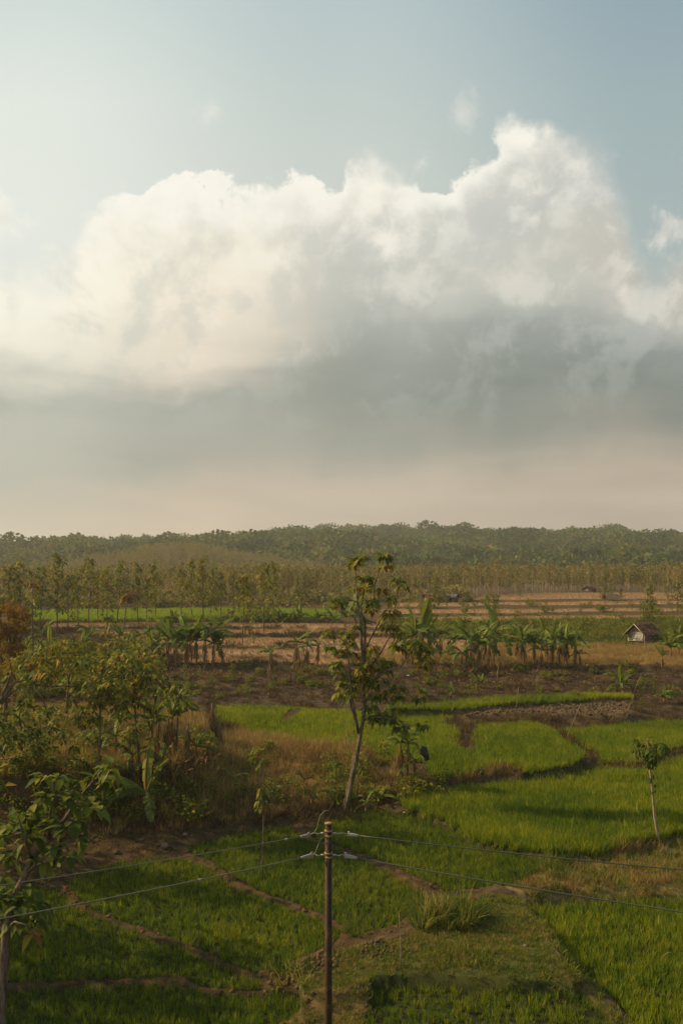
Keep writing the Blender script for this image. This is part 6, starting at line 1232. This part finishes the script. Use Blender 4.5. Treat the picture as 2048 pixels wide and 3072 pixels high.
# trees just outside the left edge, whose shade falls across the lower paddies
for i_, (x, y, h, lb) in enumerate([(-19, 33, 9, 'large teak outside the left edge, nearest the viewer'), (-24, 38, 10, 'large teak outside the left edge behind the nearest'), (-16, 41, 8, 'teak outside the left edge on the foot of the mound'), (-27, 45, 11, 'tallest teak outside the left edge on the mound'), (-30, 32, 11, 'teak far outside the left edge'), (-21, 27, 8, 'teak outside the lower left edge'), (-17.5, 36, 10, 'teak outside the left edge between the nearest two'), (-20, 30, 11, 'teak outside the left edge just beyond the lowest one'), (-25, 34, 13, 'big spreading teak outside the left edge'), (-15.5, 30, 8, 'teak outside the left edge closest to the paddies'), (-27, 29, 13, 'very tall teak outside the lower left edge')]):
    t_, c_, h0 = BUSHY[i_ % 4]; r_ = empty('teak_tree', (x, y, float(zt(x, y))), lb, 'tree', None, i_ * 1.2, h / h0); part('trunk', t_, r_); part('crown', c_, r_)

# ------------------------------------------------------------------ smoke and haze
def volume_mat(name, col, dens, aniso=.3):
    m = bpy.data.materials.new(name); m.use_nodes = True; m.node_tree.nodes.clear(); k = NT(m.node_tree)
    v = k.n.new('ShaderNodeVolumePrincipled'); v.inputs['Color'].default_value = (*col, 1); v.inputs['Density'].default_value = dens; v.inputs['Anisotropy'].default_value = aniso
    o = k.n.new('ShaderNodeOutputMaterial'); k.l.new(v.outputs[0], o.inputs['Volume']); return m
m = M(); m.box((0, 0, 44), (9000, 9000, 92), .5)
tag(put('haze', m.mesh('haze', volume_mat('haze', (.96, .95, .88), .00023))), kind='stuff')
def puff_mesh(seed, rx, rz):
    g = np.random.default_rng(seed); bm_ = M(); nn, mr = 14, 9; v = []
    for a in range(mr + 1):
        for b2 in range(nn):
            t_, p_q = math.pi * a / mr, 2 * math.pi * b2 / nn; k_ = 1 + .2 * math.sin(2 * p_q + seed) * math.sin(t_) + .12 * math.sin(3 * t_ + seed); v.append([rx * k_ * math.sin(t_) * math.cos(p_q) + .5 * rz * (1 - math.cos(t_ - math.pi)) * .0, rx * k_ * math.sin(t_) * math.sin(p_q), rz * math.cos(t_)])
    i = np.arange(mr)[:, None] * nn; j = np.arange(nn)[None]; j2 = (j + 1) % nn; bm_.add(v, np.stack([i + j, i + nn + j, i + nn + j2, i + j2], -1).reshape(-1, 4), .5); return bm_
m = M()
for q, (dx, dz, rx, rz) in enumerate([(-4, -6, 4.5, 7), (4, 1, 7, 7), (15, 5, 10, 6)]):
    p = puff_mesh(q, rx, rz); p.v = [v + np.array([dx, 0, dz]) for v in p.v]; m.v += p.v; m.t += p.t; m.f += [f + m.n for f in p.f]; m.n += p.n
c = D(812, 1602, 1120)
tag(put('smoke', m.mesh('smoke', volume_mat('smoke', (.95, .95, .93), .012, .2), True), None, c), 'thin wisp of pale smoke rising from the wooded hill ridge left of centre', 'smoke', None, 'stuff')
